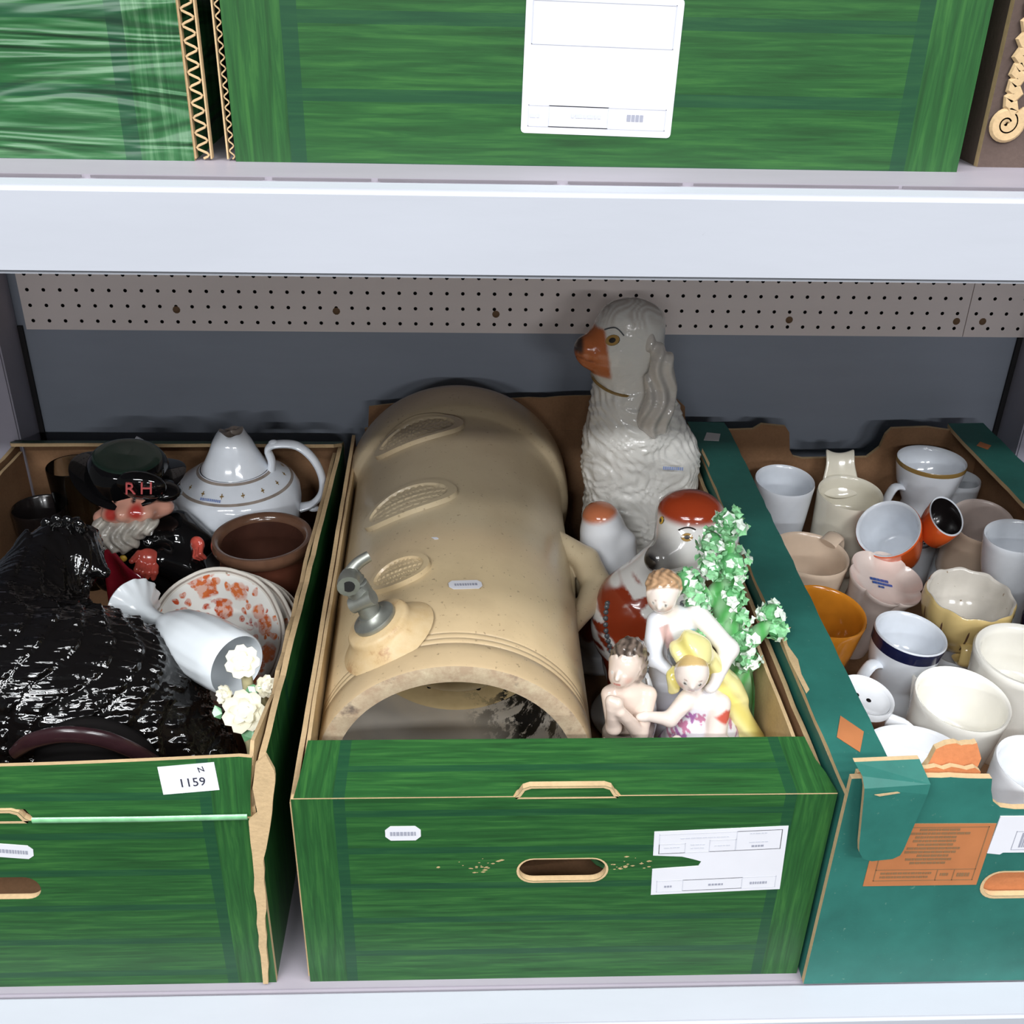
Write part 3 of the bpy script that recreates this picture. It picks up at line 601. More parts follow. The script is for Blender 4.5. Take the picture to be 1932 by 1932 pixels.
r = random.Random(2); tx = rect_outline(-0.1535, 0.1185, -0.0765, 0.1745, 0.0007)+[plate2d([(-0.1535, 0.130), (-0.0765, 0.130), (-0.0765, 0.1307), (-0.1535, 0.1307)], 0.0001), plate2d([(-0.106, 0.1185), (-0.1053, 0.1185), (-0.1053, 0.130), (-0.106, 0.130)], 0.0001), plate2d([(-0.093, 0.1185), (-0.0923, 0.1185), (-0.0923, 0.130), (-0.093, 0.130)], 0.0001)]
for i, (a, b) in enumerate(((-0.128, -0.098), (-0.138, -0.088), (-0.130, -0.099), (-0.131, -0.098), (-0.127, -0.100), (-0.134, -0.094), (-0.135, -0.096), (-0.125, -0.101), (-0.133, -0.098), (-0.129, -0.101))): tx += dashes(a, b, 0.1705-0.0038*i, 0.0024, r, 0.0012, 0.006, 0.0005)
tx += dashes(-0.149, -0.110, 0.1255, 0.0022, r, 0.001, 0.004, 0.0005)+dashes(-0.149, -0.112, 0.1215, 0.0022, r, 0.001, 0.004, 0.0005)+dashes(-0.103, -0.096, 0.1235, 0.003, r, 0.001, 0.004, 0.0005)+dashes(-0.090, -0.079, 0.1225, 0.004, r, 0.001, 0.004, 0.0005)
mk('printed_lettering', xf(up1(tx), om), 'ink_brown', op, False)
bl = mk('barcode_label', xf(plate2d([(-0.072, 0.147), (-0.062, 0.1455), (-0.060, 0.1475), (0.01, 0.147), (0.01, 0.184), (-0.071, 0.1845)], 0.0008), om), 'paper', Cb, False)
tx = []; x = -0.050
while x < 0.004: wd = r.choice((0.0006, 0.001, 0.0016)); tx.append(plate2d([(x, 0.153), (x+wd, 0.153), (x+wd, 0.168), (x, 0.168)], 0.0001)); x += wd+r.choice((0.0006, 0.0011))
mk('barcode', xf(up1(tx+rect_outline(-0.055, 0.1505, 0.007, 0.1695), 0.0009), om), 'ink_grey', bl, False)

# ---- upper row of boxes (their fronts reach above the picture)
def corrugated(parent, x, y, z0, z1, amp=0.0035, pitch=0.0055, n=1, tw=0.0011):
    path = []; N = int((z1-z0)/pitch*8)
    for i in range(N+1): z = z0+(z1-z0)*i/N; path.append((x+amp*math.sin(2*PI*(z-z0)/pitch), y, z))
    a = tube(path, tw*0.55, 5, (1, 1), (0, 1, 0)); b = box(x-amp-0.0016, x-amp-0.0008, y-0.001, y+0.004, z0, z1); c = box(x+amp+0.0008, x+amp+0.0016, y-0.001, y+0.004, z0, z1)
    o = mk('corrugated_edge', join(a, b, c), 'kraft_edge', parent, False); return o
def upper(label, cx, w_, mats, yf=-0.65, h=0.22, group='green printed boxes'):
    U = thing('cardboard_box', label, 'box', (cx, yf+0.30, 0.633), group=group)
    hw = w_/2
    panel('front_panel', [(-hw, 0), (hw, 0), (hw, h), (-hw, h)], 0.005, front_m(-0.30), mats, U, [rrect(-0.033, h-0.087, 0.033, h-0.064, 0.0112, 6)], uvoff=(0, 0.009))
    for s in (-1, 1): panel('side_panel', [(-0.295, 0), (0.3, 0), (0.3, h), (-0.295, h)], 0.005, fromaxes((s*hw, 0, 0), (0, 1, 0), (0, 0, 1), (-s, 0, 0)), mats, U)
    panel('back_panel', [(-hw+0.005, 0), (hw-0.005, 0), (hw-0.005, h), (-hw+0.005, h)], 0.005, front_m(0.295), mats[1:2]*2+mats[2:], U)
    panel('bottom_panel', [(-hw+0.005, -0.295), (hw-0.005, -0.295), (hw-0.005, 0.295), (-hw+0.005, 0.295)], 0.004, TOPM((0, 0, 0.004)), mats[1:2]*2+mats[2:], U)
    return U
U2b = upper('green wood print box with white paper label, in the middle of the upper shelf', 0.592, 0.396, GP)
corrugated(U2b, -0.2000, -0.298, 0.001, 0.21, 0.0012, 0.0055, tw=0.0008)
lm = front_m(-0.30) @ Matrix.Translation((-0.0035, 0.0505, 0)) @ Matrix.Rotation(-0.02, 4, 'Z') @ Matrix.Scale(-1, 4, (0, 0, 1))
lb = mk('paper_label', xf(plate2d(rrect(-0.0405, -0.034, 0.0405, 0.034, 0.002, 3)), lm), 'paper', U2b, False)
r = random.Random(8); mk('printed_lines', xf(up1(rect_outline(-0.037, -0.0305, 0.037, -0.0195)+rect_outline(-0.026, -0.0305, 0.006, -0.0195)+dashes(-0.014, 0.002, -0.0255, 0.002, r, 0.001, 0.004, 0.0006)+dashes(-0.036, -0.030, -0.026, 0.002, r, 0.001, 0.003, 0.0006)+rect_outline(-0.037, 0.010, 0.037, 0.031)), lm), 'ink_pale', lb, False)
mk('printed_number', xf(up1(dashes(0.016, 0.026, -0.0262, 0.0034, r, 0.001, 0.0026, 0.0005)), lm), 'ink_grey', lb, False)
U1b = upper('crinkled green wood print box at the left end of the upper shelf', 0.176, 0.392, ['green_print_crinkled', 'kraft_inner', 'kraft_edge'])
corrugated(U1b, 0.2006, -0.298, 0.001, 0.21, 0.0030, 0.0075, tw=0.0013)
U3b = upper('dark brown box with torn curled corner at the right end of the upper shelf', 1.004, 0.392, ['brown_board', 'kraft_dark', 'kraft_edge'], yf=-0.635, group=None)
sp = [(-0.186+0.0012*t*math.cos(t)*0.5, -0.302, 0.024+0.0012*t*math.sin(t)*0.5) for t in np.linspace(1.0, 13.5, 50)]
mk('torn_corner', join(tube(sp, 0.0011, 5, (1, 3.5), (0, 1, 0)), tube([(-0.186+0.0025*math.sin(i*1.3), -0.302, 0.03+0.0016*i) for i in range(100)], 0.0012, 5, (1, 3), (0, 1, 0))), 'kraft_edge', U3b, False)

# ================================================================== MIDDLE BOX: stoneware jar
J0 = Vector((0.509, -0.577, 0.1235)); J1 = Vector((0.507, -0.075, 0.1395)); jz = (J1-J0).normalized(); jy = (Vector((0, 0, 1))-jz*jz.z).normalized(); jx = jy.cross(jz)
jar = thing('stoneware_jar', 'large salt glazed stoneware water jar with tap, lying on its side', 'jar')
jm = Matrix((jx, jy, jz)).transposed().to_4x4(); jm.translation = J0; jar.matrix_world = jm
prof = [(0.1005, 0.0)]+[(0.1005+0.0155*t, -0.0006*math.sin(PI*t)) for t in (0.25, 0.5, 0.75)]+[(0.1160, 0.0005), (0.1172, 0.003), (0.1174, 0.020), (0.1176, 0.028), (0.1164, 0.0295), (0.1177, 0.031), (0.1177, 0.0345), (0.1165, 0.036), (0.1178, 0.0375), (0.1178, 0.041), (0.1167, 0.0425), (0.118, 0.044), (0.1185, 0.08), (0.119, 0.13), (0.1195, 0.17), (0.1207, 0.196), (0.1205, 0.201), (0.1208, 0.25), (0.1215, 0.33), (0.122, 0.40), (0.1225, 0.428), (0.1250, 0.433), (0.1300, 0.438), (0.1322, 0.445), (0.1330, 0.46), (0.1328, 0.488), (0.1305, 0.499), (0.124, 0.503), (0.06, 0.504), (0.0001, 0.504)]
mk('body', lathe(prof, 96), ['stoneware', 'stoneware_rim'], jar, mi=lathe_mi(prof, 96, lambda i: 1 if i < 4 else 0))
ip = [(0.1005, 0.0), (0.1003, 0.01), (0.1008, 0.06), (0.101, 0.140), (0.0985, 0.146), (0.0985, 0.182), (0.097, 0.190)]
mk('interior', lathe(ip, 72), 'stoneware_inside', jar)
pp = [(0.097, 0.190), (0.074, 0.192), (0.071, 0.189), (0.068, 0.1915), (0.040, 0.1935), (0.0001, 0.1945)]
ps = mk('perforated_plate', lathe(pp, 64), 'stoneware_plate', jar)
for (x, z) in ((0.506, 0.091), (0.504, 0.082), (0.524, 0.071), (0.480, 0.063), (0.530, 0.060), (0.552, 0.064)):
    mk('drain_hole', xf(lathe([(0.0001, 0), (0.0026, 0.0), (0.0028, 0.002)], 10), Matrix.Translation((-(x-0.508), z-0.129, 0.1905))), 'hole_dark', ps)
def jp(h, th, r): a = math.radians(th); return (-r*math.sin(a), r*math.cos(a), h)
def medallion(hc, tc, hh, ht, seed):
    V, Fc = [], []; nr, na = 30, 110; rs = np.random.RandomState(seed)
    for i in range(nr+1):
        q = i/nr
        for j in range(na):
            a = 2*PI*j/na; du, dv = q*math.cos(a), q*math.sin(a); h = hc+dv*hh; th = tc+du*ht
            z = 0.0026 if q < 0.80 else (0.0048 if q < 0.97 else -0.001)
            if q < 0.78: z += 0.0013*max(0.0, math.sin(dv*20))*math.sin(du*44+3*math.sin(dv*9+seed))
            r0 = np.interp(h, [p[1] for p in prof[6:]], [p[0] for p in prof[6:]]); V.append(jp(h, th, r0+z))
    for i in range(nr):
        for j in range(na): Fc.append((i*na+j, i*na+(j+1) % na, (i+1)*na+(j+1) % na, (i+1)*na+j))
    o = mk('medallion', (V, Fc), 'stoneware', jar); o['label'] = 'raised oval moulded medallion'
medallion(0.408, -22, 0.027, 26, 1); medallion(0.262, -24, 0.027, 25, 2); medallion(0.140, -25, 0.022, 14.5, 3)
# boss and tap
bh, bt = 0.058, -29
N = Vector(jp(0, bt, 1)); T = Vector((0, 0, -1)); S = N.cross(T)
bm4 = Matrix((S, T, N)).transposed().to_4x4(); bm4.translation = Vector(jp(bh, bt, 0.112))
mk('tap_boss', xf(lathe([(0.043, 0.002), (0.037, 0.007), (0.031, 0.012), (0.0285, 0.0165), (0.0285, 0.0195), (0.0262, 0.022), (0.0001, 0.0225)], 40), bm4), 'stoneware_stained', jar)
tap = mk('tap', xf(join(lathe([(0.0001, 0.0225), (0.0185, 0.0225), (0.0190, 0.0245), (0.0185, 0.0265), (0.012, 0.0285), (0.0105, 0.032), (0.0001, 0.032)], 28),
        tube([(0, 0, 0.028), (0.001, -0.001, 0.038), (0.002, -0.003, 0.050), (0.003, -0.004, 0.062), (0.003, -0.002, 0.070)], [0.0095, 0.009, 0.0105, 0.0098, 0.009], 14, sm=3),
        tube([(0.003, -0.006, 0.066), (0.004, 0.006, 0.070), (0.005, 0.014, 0.070)], [0.0088, 0.0086, 0.0092], 14, sm=3),
        tube([(-0.008, 0.002, 0.046), (0.013, 0.005, 0.047)], 0.0068, 12)), bm4), 'pewter', jar); tap['label'] = 'grey metal spigot'
mk('spout_hole', xf(lathe([(0.0001, 0), (0.0050, 0.0), (0.0053, -0.003)], 14), bm4 @ Matrix.Translation((0.005, 0.0145, 0.070)) @ Matrix.Rotation(-PI/2, 4, 'X')), 'pewter_dark', tap)
mk('tap_lever', xf(tube([(0.003, -0.004, 0.070), (0.012, -0.011, 0.072), (0.022, -0.016, 0.071)], [0.006, 0.0055, 0.005], 10, (1, 0.7), sm=3), bm4), 'pewter', tap)
for th in (82,):
    lv, lf = sdf_mesh([('c', jp(0.296, th-14, 0.113), jp(0.272, th-6, 0.138), 0.012, 0.0150), ('c', jp(0.272, th-6, 0.138), jp(0.243, th, 0.146), 0.0150, 0.0165), ('c', jp(0.243, th, 0.146), jp(0.180, th, 0.116), 0.0165, 0.006), ('c', jp(0.290, th+4, 0.116), jp(0.262, th+6, 0.136), 0.010, 0.012), ('c', jp(0.262, th+6, 0.136), jp(0.232, th+3, 0.140), 0.012, 0.010), ('c', jp(0.28, th-2, 0.112), jp(0.20, th, 0.112), 0.014, 0.008)], 0.0016, 0.003)
    mk('lug_handle', (lv, lf), 'stoneware', jar, 'all')
N = Vector(jp(0, 4, 1)); T = Vector((0, 0, -1)); S = T.cross(N)
sm4 = Matrix((S, -T, N)).transposed().to_4x4(); sm4.translation = Vector(jp(0.107, 4.1, 0.1192)); sticker(jar, (0, 0), 0.029, 0.0125, sm4 @ Matrix.Scale(-1, 4, (0, 0, 1)), -0.14)
fm4 = sm4.copy(); fm4.translation = Vector(jp(0.182, -9, 0.1203)); mk('paint_fleck', xf(plate2d([(-0.004, -0.001), (0.001, -0.002), (0.004, 0.0012), (-0.001, 0.002)], 0.0003), fm4), 'paper', jar, False)

# ================================================================== POTTERY DOGS
def figure(name, label, cat, base, prims, cols, vox, k, mat='painted_figure', sharp=0.0015, paint=None, disp=None, group=None, part='body'):
    root = thing(name, label, cat, base, group=group)
    V, Fc = sdf_mesh(prims, vox, k, disp)
    C_ = paint_by(V, prims, cols, sharp)
    if paint: C_ = paint(V, C_)
    mk(part, (V-np.array(base), Fc), mat, root, 'all', cols=C_); return root
def on_surf(p, prims, k, lift=0.0, disp=None):
    P = np.array([p], np.float32)
    for _ in range(6):
        g = np.zeros(3); d = float(sdf_eval(P, prims, k)[0])-(float(disp(P)[0]) if disp else 0)
        for q in range(3): e = np.zeros((1, 3), np.float32); e[0, q] = 1e-3; g[q] = (float(sdf_eval(P+e, prims, k)[0])-float(sdf_eval(P-e, prims, k)[0]))/2e-3
        g /= np.linalg.norm(g)+1e-9; P = P-(g*(d-lift)).astype(np.float32)
    return tuple(float(c) for c in P[0]), tuple(g)
W = (232, 230, 224)
def lerpc(C_, m, c): return C_*(1-m[:, None])+np.array(s2l(c))*m[:, None]

def curls(z0, z1, amp):
    def f(P):
        m = sstep(z0, z0+0.05, P[..., 2])*(1-sstep(z1-0.03, z1, P[..., 2]))
        q = P[..., 2]*1.0+P[..., 0]*0.7
        return amp*m*(np.sin(q*430+5*np.sin(P[..., 1]*75+2*np.sin(P[..., 2]*60))+4*np.sin(P[..., 0]*95+P[..., 2]*40))*0.6+np.sin(P[..., 0]*420+P[..., 1]*360+6*np.sin(P[..., 2]*110)+3*np.sin(P[..., 0]*130))*0.6).astype(np.float32)
    return f
bx, by = 0.715, -0.17
D1 = [('e', (0.690, by-0.004, 0.361), (0.038, 0.035, 0.040)), ('e', (0.682, by-0.005, 0.345), (0.030, 0.028, 0.030)),
      ('e', (0.693, by-0.003, 0.384), (0.032, 0.030, 0.018)),
      ('c', (0.668, by-0.010, 0.356), (0.644, by-0.018, 0.357), 0.023, 0.0125), ('c', (0.664, by-0.010, 0.346), (0.650, by-0.016, 0.347), 0.018, 0.012),
      ('c', (0.692, by, 0.335), (0.700, by, 0.255), 0.034, 0.050), ('e', (0.698, by, 0.215), (0.050, 0.048, 0.060)), ('e', (0.715, by, 0.155), (0.058, 0.052, 0.070)),
      ('e', (0.728, by, 0.075), (0.060, 0.055, 0.070)), ('c', (0.728, by, 0.30), (0.742, by, 0.22), 0.016, 0.036), ('c', (0.742, by, 0.22), (0.752, by, 0.10), 0.036, 0.040),
      ('c', (0.678, by-0.022, 0.16), (0.668, by-0.024, 0.012), 0.020, 0.015), ('c', (0.678, by+0.022, 0.16), (0.668, by+0.024, 0.012), 0.020, 0.015), ('e', (0.725, by, 0.010), (0.068, 0.052, 0.010))]
def d1paint(V, C_):
    x, y, z = V.T
    C_ = lerpc(C_, (1-sstep(0.664, 0.668, x+0.18*(z-0.352)))*sstep(0.325, 0.33, z)*(1-sstep(0.378, 0.381, z)), (196, 112, 66))
    C_ = lerpc(C_, (1-sstep(0.637, 0.642, x))*sstep(0.350, 0.358, z), (70, 56, 50))
    C_ = lerpc(C_, (1-sstep(0.0, 0.0018, np.abs(z-0.349+0.25*(x-0.64))))*(1-sstep(0.652, 0.656, x))*0.7, (110, 50, 36))
    C_ = lerpc(C_, sstep(0.374, 0.398, z)*(0.22+0.22*np.sin(x*620+6*np.sin(y*150)+3*np.sin(x*190))), (150, 122, 104))
    ear = (1-sstep(0.0, 0.03, np.sqrt((x-0.718)**2+(z-0.32)**2)))*(1-sstep(by-0.034, by-0.028, y))
    C_ = lerpc(C_, ear*0.25, (176, 158, 144)); return C_
d1 = figure('pottery_dog', 'tall white pottery spaniel with orange muzzle, sitting behind the others in the middle box', 'dog figurine', (bx, by, 0.006), D1, [W]*len(D1), 0.0026, 0.016, 'painted_dog', paint=d1paint, disp=curls(0.03, 0.33, 0.0013), group='pottery dogs')
def eye(parent, c, r, base, nrm=(0, -1, 0), iris='eye_amber'):
    c = Vector(c)-Vector(base); n = Vector(nrm).normalized(); q = Vector((0, 0, 1)).rotation_difference(n).to_matrix().to_4x4(); q.translation = c
    e = mk('eye', xf(lathe([(0.0001, 0.0012), (r*0.5, 0.001), (r*0.51, 0.0006), (r, 0.0002), (r*1.15, -0.002)], 16), q @ Matrix.Scale(0.72, 4, (0, 1, 0))), [iris, 'dog_black'], parent, mi=lathe_mi(range(5), 16, lambda i: 1 if i < 1 or i > 2 else 0)); return e
for sg_ in (-1, 1):
    ev, ef = sdf_mesh([('c', (0.704, by+sg_*0.030, 0.374), (0.722, by+sg_*0.038, 0.352), 0.006, 0.010), ('e', (0.722, by+sg_*0.041, 0.325), (0.0165, 0.010, 0.036), (0.06*-sg_, -0.08, 0)), ('e', (0.719, by+sg_*0.046, 0.292), (0.0185, 0.0115, 0.027), (0.10*-sg_, 0.06, 0))], 0.0016, 0.008, lambda P: (0.0016*np.sin(P[..., 0]*430+2.2*np.sin(P[..., 2]*95))).astype(np.float32))
    mk('ear', (ev-np.array((bx, by, 0.006)), ef), 'painted_dog', d1, 'all', cols=np.tile(np.array(s2l((222, 216, 208))), (len(ev), 1))*(1-0.25*np.clip(np.sin(ev[:, 0]*430+2.2*np.sin(ev[:, 2]*95)-1.6), 0, 1))[:, None])
pe, ne = on_surf((0.669, by-0.034, 0.371), D1, 0.016, 0.0004); eye(d1, pe, 0.0075, (bx, by, 0.006), ne)
mk('eyebrow', xf(tube([on_surf(q_, D1, 0.016, 0.0003)[0] for q_ in ((0.659, by-0.028, 0.381), (0.663, by-0.032, 0.384), (0.669, by-0.0345, 0.385), (0.675, by-0.0355, 0.382), (0.680, by-0.0365, 0.377))], 0.0008, 6, sm=3), Matrix.Translation((-bx, -by, -0.006))), 'chain_paint', d1)
cl = [(0.692-0.036*math.cos(a)-0.002, by-0.037*math.sin(a), 0.314+0.004*math.cos(a*2)) for a in np.linspace(-0.7, 2.1, 20)]
mk('chain_collar', xf(tube(cl, 0.0018, 6), Matrix.Translation((-bx, -by, -0.006))), 'gold_band', d1)
st = Matrix((Vector((1, 0.0, -0.05)).normalized(), Vector((0.02, 0.35, 0.93)).normalized(), Vector((0, -0.93, 0.35)).normalized())).transposed().to_4x4(); st.translation = Vector((0.742-bx, -0.052, 0.232-0.006))
mk('written_number', xf(join(*dashes(-0.011, 0.011, -0.002, 0.0035, random.Random(3), 0.0012, 0.0022, 0.0007)), st @ Matrix.Translation((0, 0.0, 0.001))), 'ink_blue', d1, False)

D2 = [('e', (0.739, -0.352, 0.230), (0.036, 0.034, 0.035)), ('e', (0.734, -0.350, 0.252), (0.029, 0.028, 0.016)), ('c', (0.722, -0.372, 0.222), (0.702, -0.388, 0.219), 0.022, 0.0145),
      ('e', (0.770, -0.362, 0.212), (0.012, 0.014, 0.034), (0, 0.2, 0)), ('e', (0.716, -0.325, 0.222), (0.008, 0.012, 0.028), (0, -0.1, 0)),
      ('c', (0.732, -0.350, 0.20), (0.700, -0.362, 0.15), 0.030, 0.045), ('e', (0.690, -0.365, 0.130), (0.046, 0.044, 0.058)), ('e', (0.715, -0.350, 0.08), (0.055, 0.048, 0.070)),
      ('c', (0.680, -0.392, 0.11), (0.682, -0.405, 0.015), 0.022, 0.016), ('c', (0.705, -0.398, 0.10), (0.728, -0.424, 0.02), 0.020, 0.017), ('e', (0.712, -0.37, 0.012), (0.062, 0.058, 0.009))]
def d2paint(V, C_):
    x, y, z = V.T; nz = 0.006*np.sin(x*300+2*np.sin(z*200))+0.004*np.sin(z*420)
    r1 = (x+nz-0.672)**2/0.026**2+(z+nz-0.150)**2/0.032**2
    C_ = lerpc(C_, (1-sstep(0.8, 1.15, r1))*(y < -0.34), (140, 52, 26))
    C_ = lerpc(C_, (1-sstep(0.8, 1.1, (x-0.655)**2/0.020**2+(z+nz-0.088)**2/0.024**2))*(y < -0.33), (120, 40, 20))
    C_ = lerpc(C_, (1-sstep(0.8, 1.1, (x-0.716+0.3*(z-0.09))**2/0.012**2+(z-0.085)**2/0.035**2))*(y < -0.37), (104, 26, 22))
    C_ = lerpc(C_, sstep(0.247, 0.255, z)*(1-sstep(0.758, 0.770, x+0.3*nz)), (150, 56, 26))
    C_ = lerpc(C_, sstep(0.758, 0.764, x)*(1-sstep(0.222, 0.229, z)), (128, 36, 26))
    d = np.sqrt((x-0.696)**2+(y+0.392)**2+(z-0.217)**2); C_ = lerpc(C_, (1-sstep(0.014, 0.036, d))*0.85, (78, 74, 72)); C_ = lerpc(C_, (1-sstep(0.006, 0.013, np.sqrt((x-0.690)**2+(y+0.398)**2+(z-0.220)**2))), (24, 22, 22))
    return C_
b2 = (0.712, -0.365, 0.006)
d2 = figure('pottery_dog', 'pottery dog with rust red patches, grey snout and painted chain, behind the flower figure group', 'dog figurine', b2, D2, [(224, 222, 218)]*len(D2), 0.0022, 0.012, 'painted_figure', paint=d2paint, group='pottery dogs')
pe, ne = on_surf((0.727, -0.385, 0.241), D2, 0.012, 0.0004); eye(d2, pe, 0.0055, b2, ne); pe, ne = on_surf((0.7085, -0.362, 0.247), D2, 0.012, 0.0004); eye(d2, pe, 0.0045, b2, ne, 'gold_paint')
mk('eyebrow', xf(tube([on_surf(q_, D2, 0.012, 0.0003)[0] for q_ in ((0.718, -0.383, 0.248), (0.723, -0.384, 0.2505), (0.729, -0.384, 0.251), (0.735, -0.384, 0.2485))], 0.0008, 6, sm=3), Matrix.Translation(tuple(-c for c in b2))), 'dog_black', d2)
ch = []
cpts = [on_surf(q_, D2, 0.012, 0.001)[0] for q_ in smoothp([(0.655, -0.385, 0.166), (0.655, -0.398, 0.135), (0.667, -0.409, 0.112), (0.686, -0.412, 0.102), (0.704, -0.410, 0.112), (0.718, -0.398, 0.145), (0.724, -0.386, 0.17)], 6)]
chain = mk('chain', xf(join(*[ellipsoid(p, (0.0029, 0.0022, 0.0029), 8, 5) for p in cpts]), Matrix.Translation(tuple(-c for c in b2))), 'chain_paint', d2)

D3 = [('e', (0.668, -0.262, 0.10), (0.036, 0.036, 0.090)), ('e', (0.664, -0.262, 0.178), (0.024, 0.024, 0.026)), ('e', (0.660, -0.262, 0.197), (0.017, 0.018, 0.012)), ('c', (0.690, -0.272, 0.17), (0.694, -0.272, 0.11), 0.010, 0.014), ('e', (0.668, -0.262, 0.012), (0.042, 0.038, 0.010))]
def d3paint(V, C_):
    x, y, z = V.T; C_ = lerpc(C_, sstep(0.192, 0.200, z-0.25*(x-0.655)), (190, 112, 76)); C_ = lerpc(C_, (1-sstep(0.7, 1.0, (x-0.652)**2/0.014**2+(z-0.075)**2/0.03**2))*(y < -0.27), (140, 60, 40)); return C_
b3 = (0.668, -0.262, 0.006)
d3 = figure('pottery_dog', 'small white pottery dog with rust cap, squeezed between the jar handle and the patched dog', 'dog figurine', b3, D3, [(220, 222, 226)]*len(D3), 0.0024, 0.010, 'painted_figure', paint=d3paint, group='pottery dogs')
mk('eye', xf(ellipsoid((0.676, -0.2985, 0.112), (0.002, 0.0015, 0.002), 8, 6), Matrix.Translation(tuple(-c for c in b3))), 'dog_black', d3)

def face_paint(V, C_, c, d, R_, lip=(196, 96, 84), eye_c=(66, 48, 42)):
    c = np.array(c); d = np.array(d, float); d /= np.linalg.norm(d); sd = np.cross(d, (0, 0, 1.0)); sd /= np.linalg.norm(sd); up = np.cross(sd, d)
    q = lambda p, r0, r1: 1-sstep(r0*R_, r1*R_, np.sqrt(((V-p)**2).sum(1)))
    for s_ in (-1, 1):
        C_ = lerpc(C_, q(c+R_*(d*0.78+sd*s_*0.62-up*0.28), 0.05, 0.42)*0.45, (222, 150, 130))
        e = c+R_*(d*0.92+sd*s_*0.40+up*0.10); C_ = lerpc(C_, q(e, 0.10, 0.17), (240, 238, 232)); C_ = lerpc(C_, q(e, 0.06, 0.12), eye_c)
        for t in (-0.16, -0.05, 0.06, 0.17): C_ = lerpc(C_, q(c+R_*(d*0.88+sd*(s_*0.40+t)+up*(0.36-0.8*t*t)), 0.03, 0.075)*0.7, (140, 104, 84))
    for t in (-0.12, 0.0, 0.12): C_ = lerpc(C_, q(c+R_*(d*0.95+sd*t-up*0.52), 0.05, 0.11), lip)
    return C_

# ================================================================== FIGURINES
SK = (228, 208, 194)
cbz = (0.655, -0.557, 0.006)
P_ = [('e', (0.6465, -0.562, 0.227), (0.0135, 0.0148, 0.0172), None), ('e', (0.6425, -0.5680, 0.2205), (0.0100, 0.0095, 0.0115), None), ('c', (0.6390, -0.5755, 0.2270), (0.6377, -0.5780, 0.2240), 0.0016, 0.0019),
      ('e', (0.6510, -0.556, 0.231), (0.0145, 0.0145, 0.0155), None), ('e', (0.657, -0.560, 0.222), (0.008, 0.009, 0.014), None),
      ('c', (0.649, -0.560, 0.212), (0.650, -0.560, 0.200), 0.0075, 0.011), ('e', (0.651, -0.560, 0.192), (0.0185, 0.0135, 0.017), None), ('e', (0.651, -0.562, 0.170), (0.0150, 0.0135, 0.018), None), ('e', (0.654, -0.561, 0.150), (0.0175, 0.015, 0.015), None),
      ('c', (0.667, -0.563, 0.196), (0.660, -0.580, 0.170), 0.0078, 0.0068), ('c', (0.660, -0.580, 0.170), (0.641, -0.589, 0.200), 0.0066, 0.0048), ('e', (0.638, -0.588, 0.207), (0.0050, 0.0048, 0.0062), None),
      ('c', (0.636, -0.562, 0.196), (0.638, -0.582, 0.178), 0.0074, 0.0062), ('c', (0.638, -0.582, 0.178), (0.634, -0.587, 0.202), 0.0060, 0.0046), ('e', (0.633, -0.586, 0.208), (0.0046, 0.0045, 0.0058), None),
      ('c', (0.646, -0.562, 0.145), (0.643, -0.566, 0.095), 0.0130, 0.0095), ('c', (0.643, -0.566, 0.095), (0.645, -0.560, 0.045), 0.0092, 0.0062), ('e', (0.643, -0.568, 0.040), (0.007, 0.013, 0.006), None),
      ('c', (0.664, -0.560, 0.145), (0.667, -0.563, 0.095), 0.0130, 0.0095), ('c', (0.667, -0.563, 0.095), (0.664, -0.556, 0.045), 0.0092, 0.0062), ('e', (0.664, -0.564, 0.040), (0.007, 0.013, 0.006), None)]
HR = (112, 98, 88)
cl_ = [SK, SK, SK, HR, HR]+[SK]*(len(P_)-5)
def cpaint(V, C_):
    x, y, z = V.T
    hair = ((z > 0.216) & ((x-0.652)**2/0.0185**2+(y+0.553)**2/0.0185**2+(z-0.235)**2/0.020**2 < 1.12) & (y > -0.5735+0.35*(x-0.64)))
    C_ = np.where(hair[:, None], np.array(s2l(HR))*(0.75+0.45*np.sin(x*900+3*np.sin(z*500))[:, None]), C_)
    return face_paint(V, C_, (0.6455, -0.5635, 0.2260), (-0.48, -0.85, -0.06), 0.0150)
def curlsh(P):
    d = ((P[..., 0]-0.653)**2/0.019**2+(P[..., 1]+0.552)**2/0.019**2+(P[..., 2]-0.235)**2/0.021**2); m = (d < 1.4)*(P[..., 2] > 0.214)*(P[..., 1] > -0.572)
    return (0.0011*m*np.sin(P[..., 0]*700)*np.sin(P[..., 1]*650)*np.sin(P[..., 2]*620+1)).astype(np.float32)
cb = figure('cherub_figurine', 'small flesh coloured cherub figurine with hands at its mouth, beside the jar mouth', 'figurine', cbz, P_, cl_, 0.00115, 0.0030, 'painted_figure', 0.0009, cpaint, curlsh)
loc = Matrix.Translation((-cbz[0], -cbz[1], -cbz[2]))
mk('loincloth', xf(lathe([(0.0170, 0.146), (0.0212, 0.150), (0.0215, 0.157), (0.0192, 0.164), (0.0176, 0.167)], 28, lambda r, h, t, i: (r*(1+0.06*math.sin(5*t)), h+0.004*math.sin(t+1)-(0.003 if i < 2 else 0)*math.sin(7*t))), loc @ Matrix.Translation((0.655, -0.561, 0))), 'grey_band', cb)
mk('drape', xf(tube([(0.668, -0.548, 0.204), (0.674, -0.545, 0.18), (0.676, -0.547, 0.155), (0.673, -0.552, 0.128)], [0.004, 0.008, 0.010, 0.006], 10, (0.45, 1), (1, 0, 0), sm=4), loc), 'white_glaze', cb)
rk = []; r = random.Random(6)
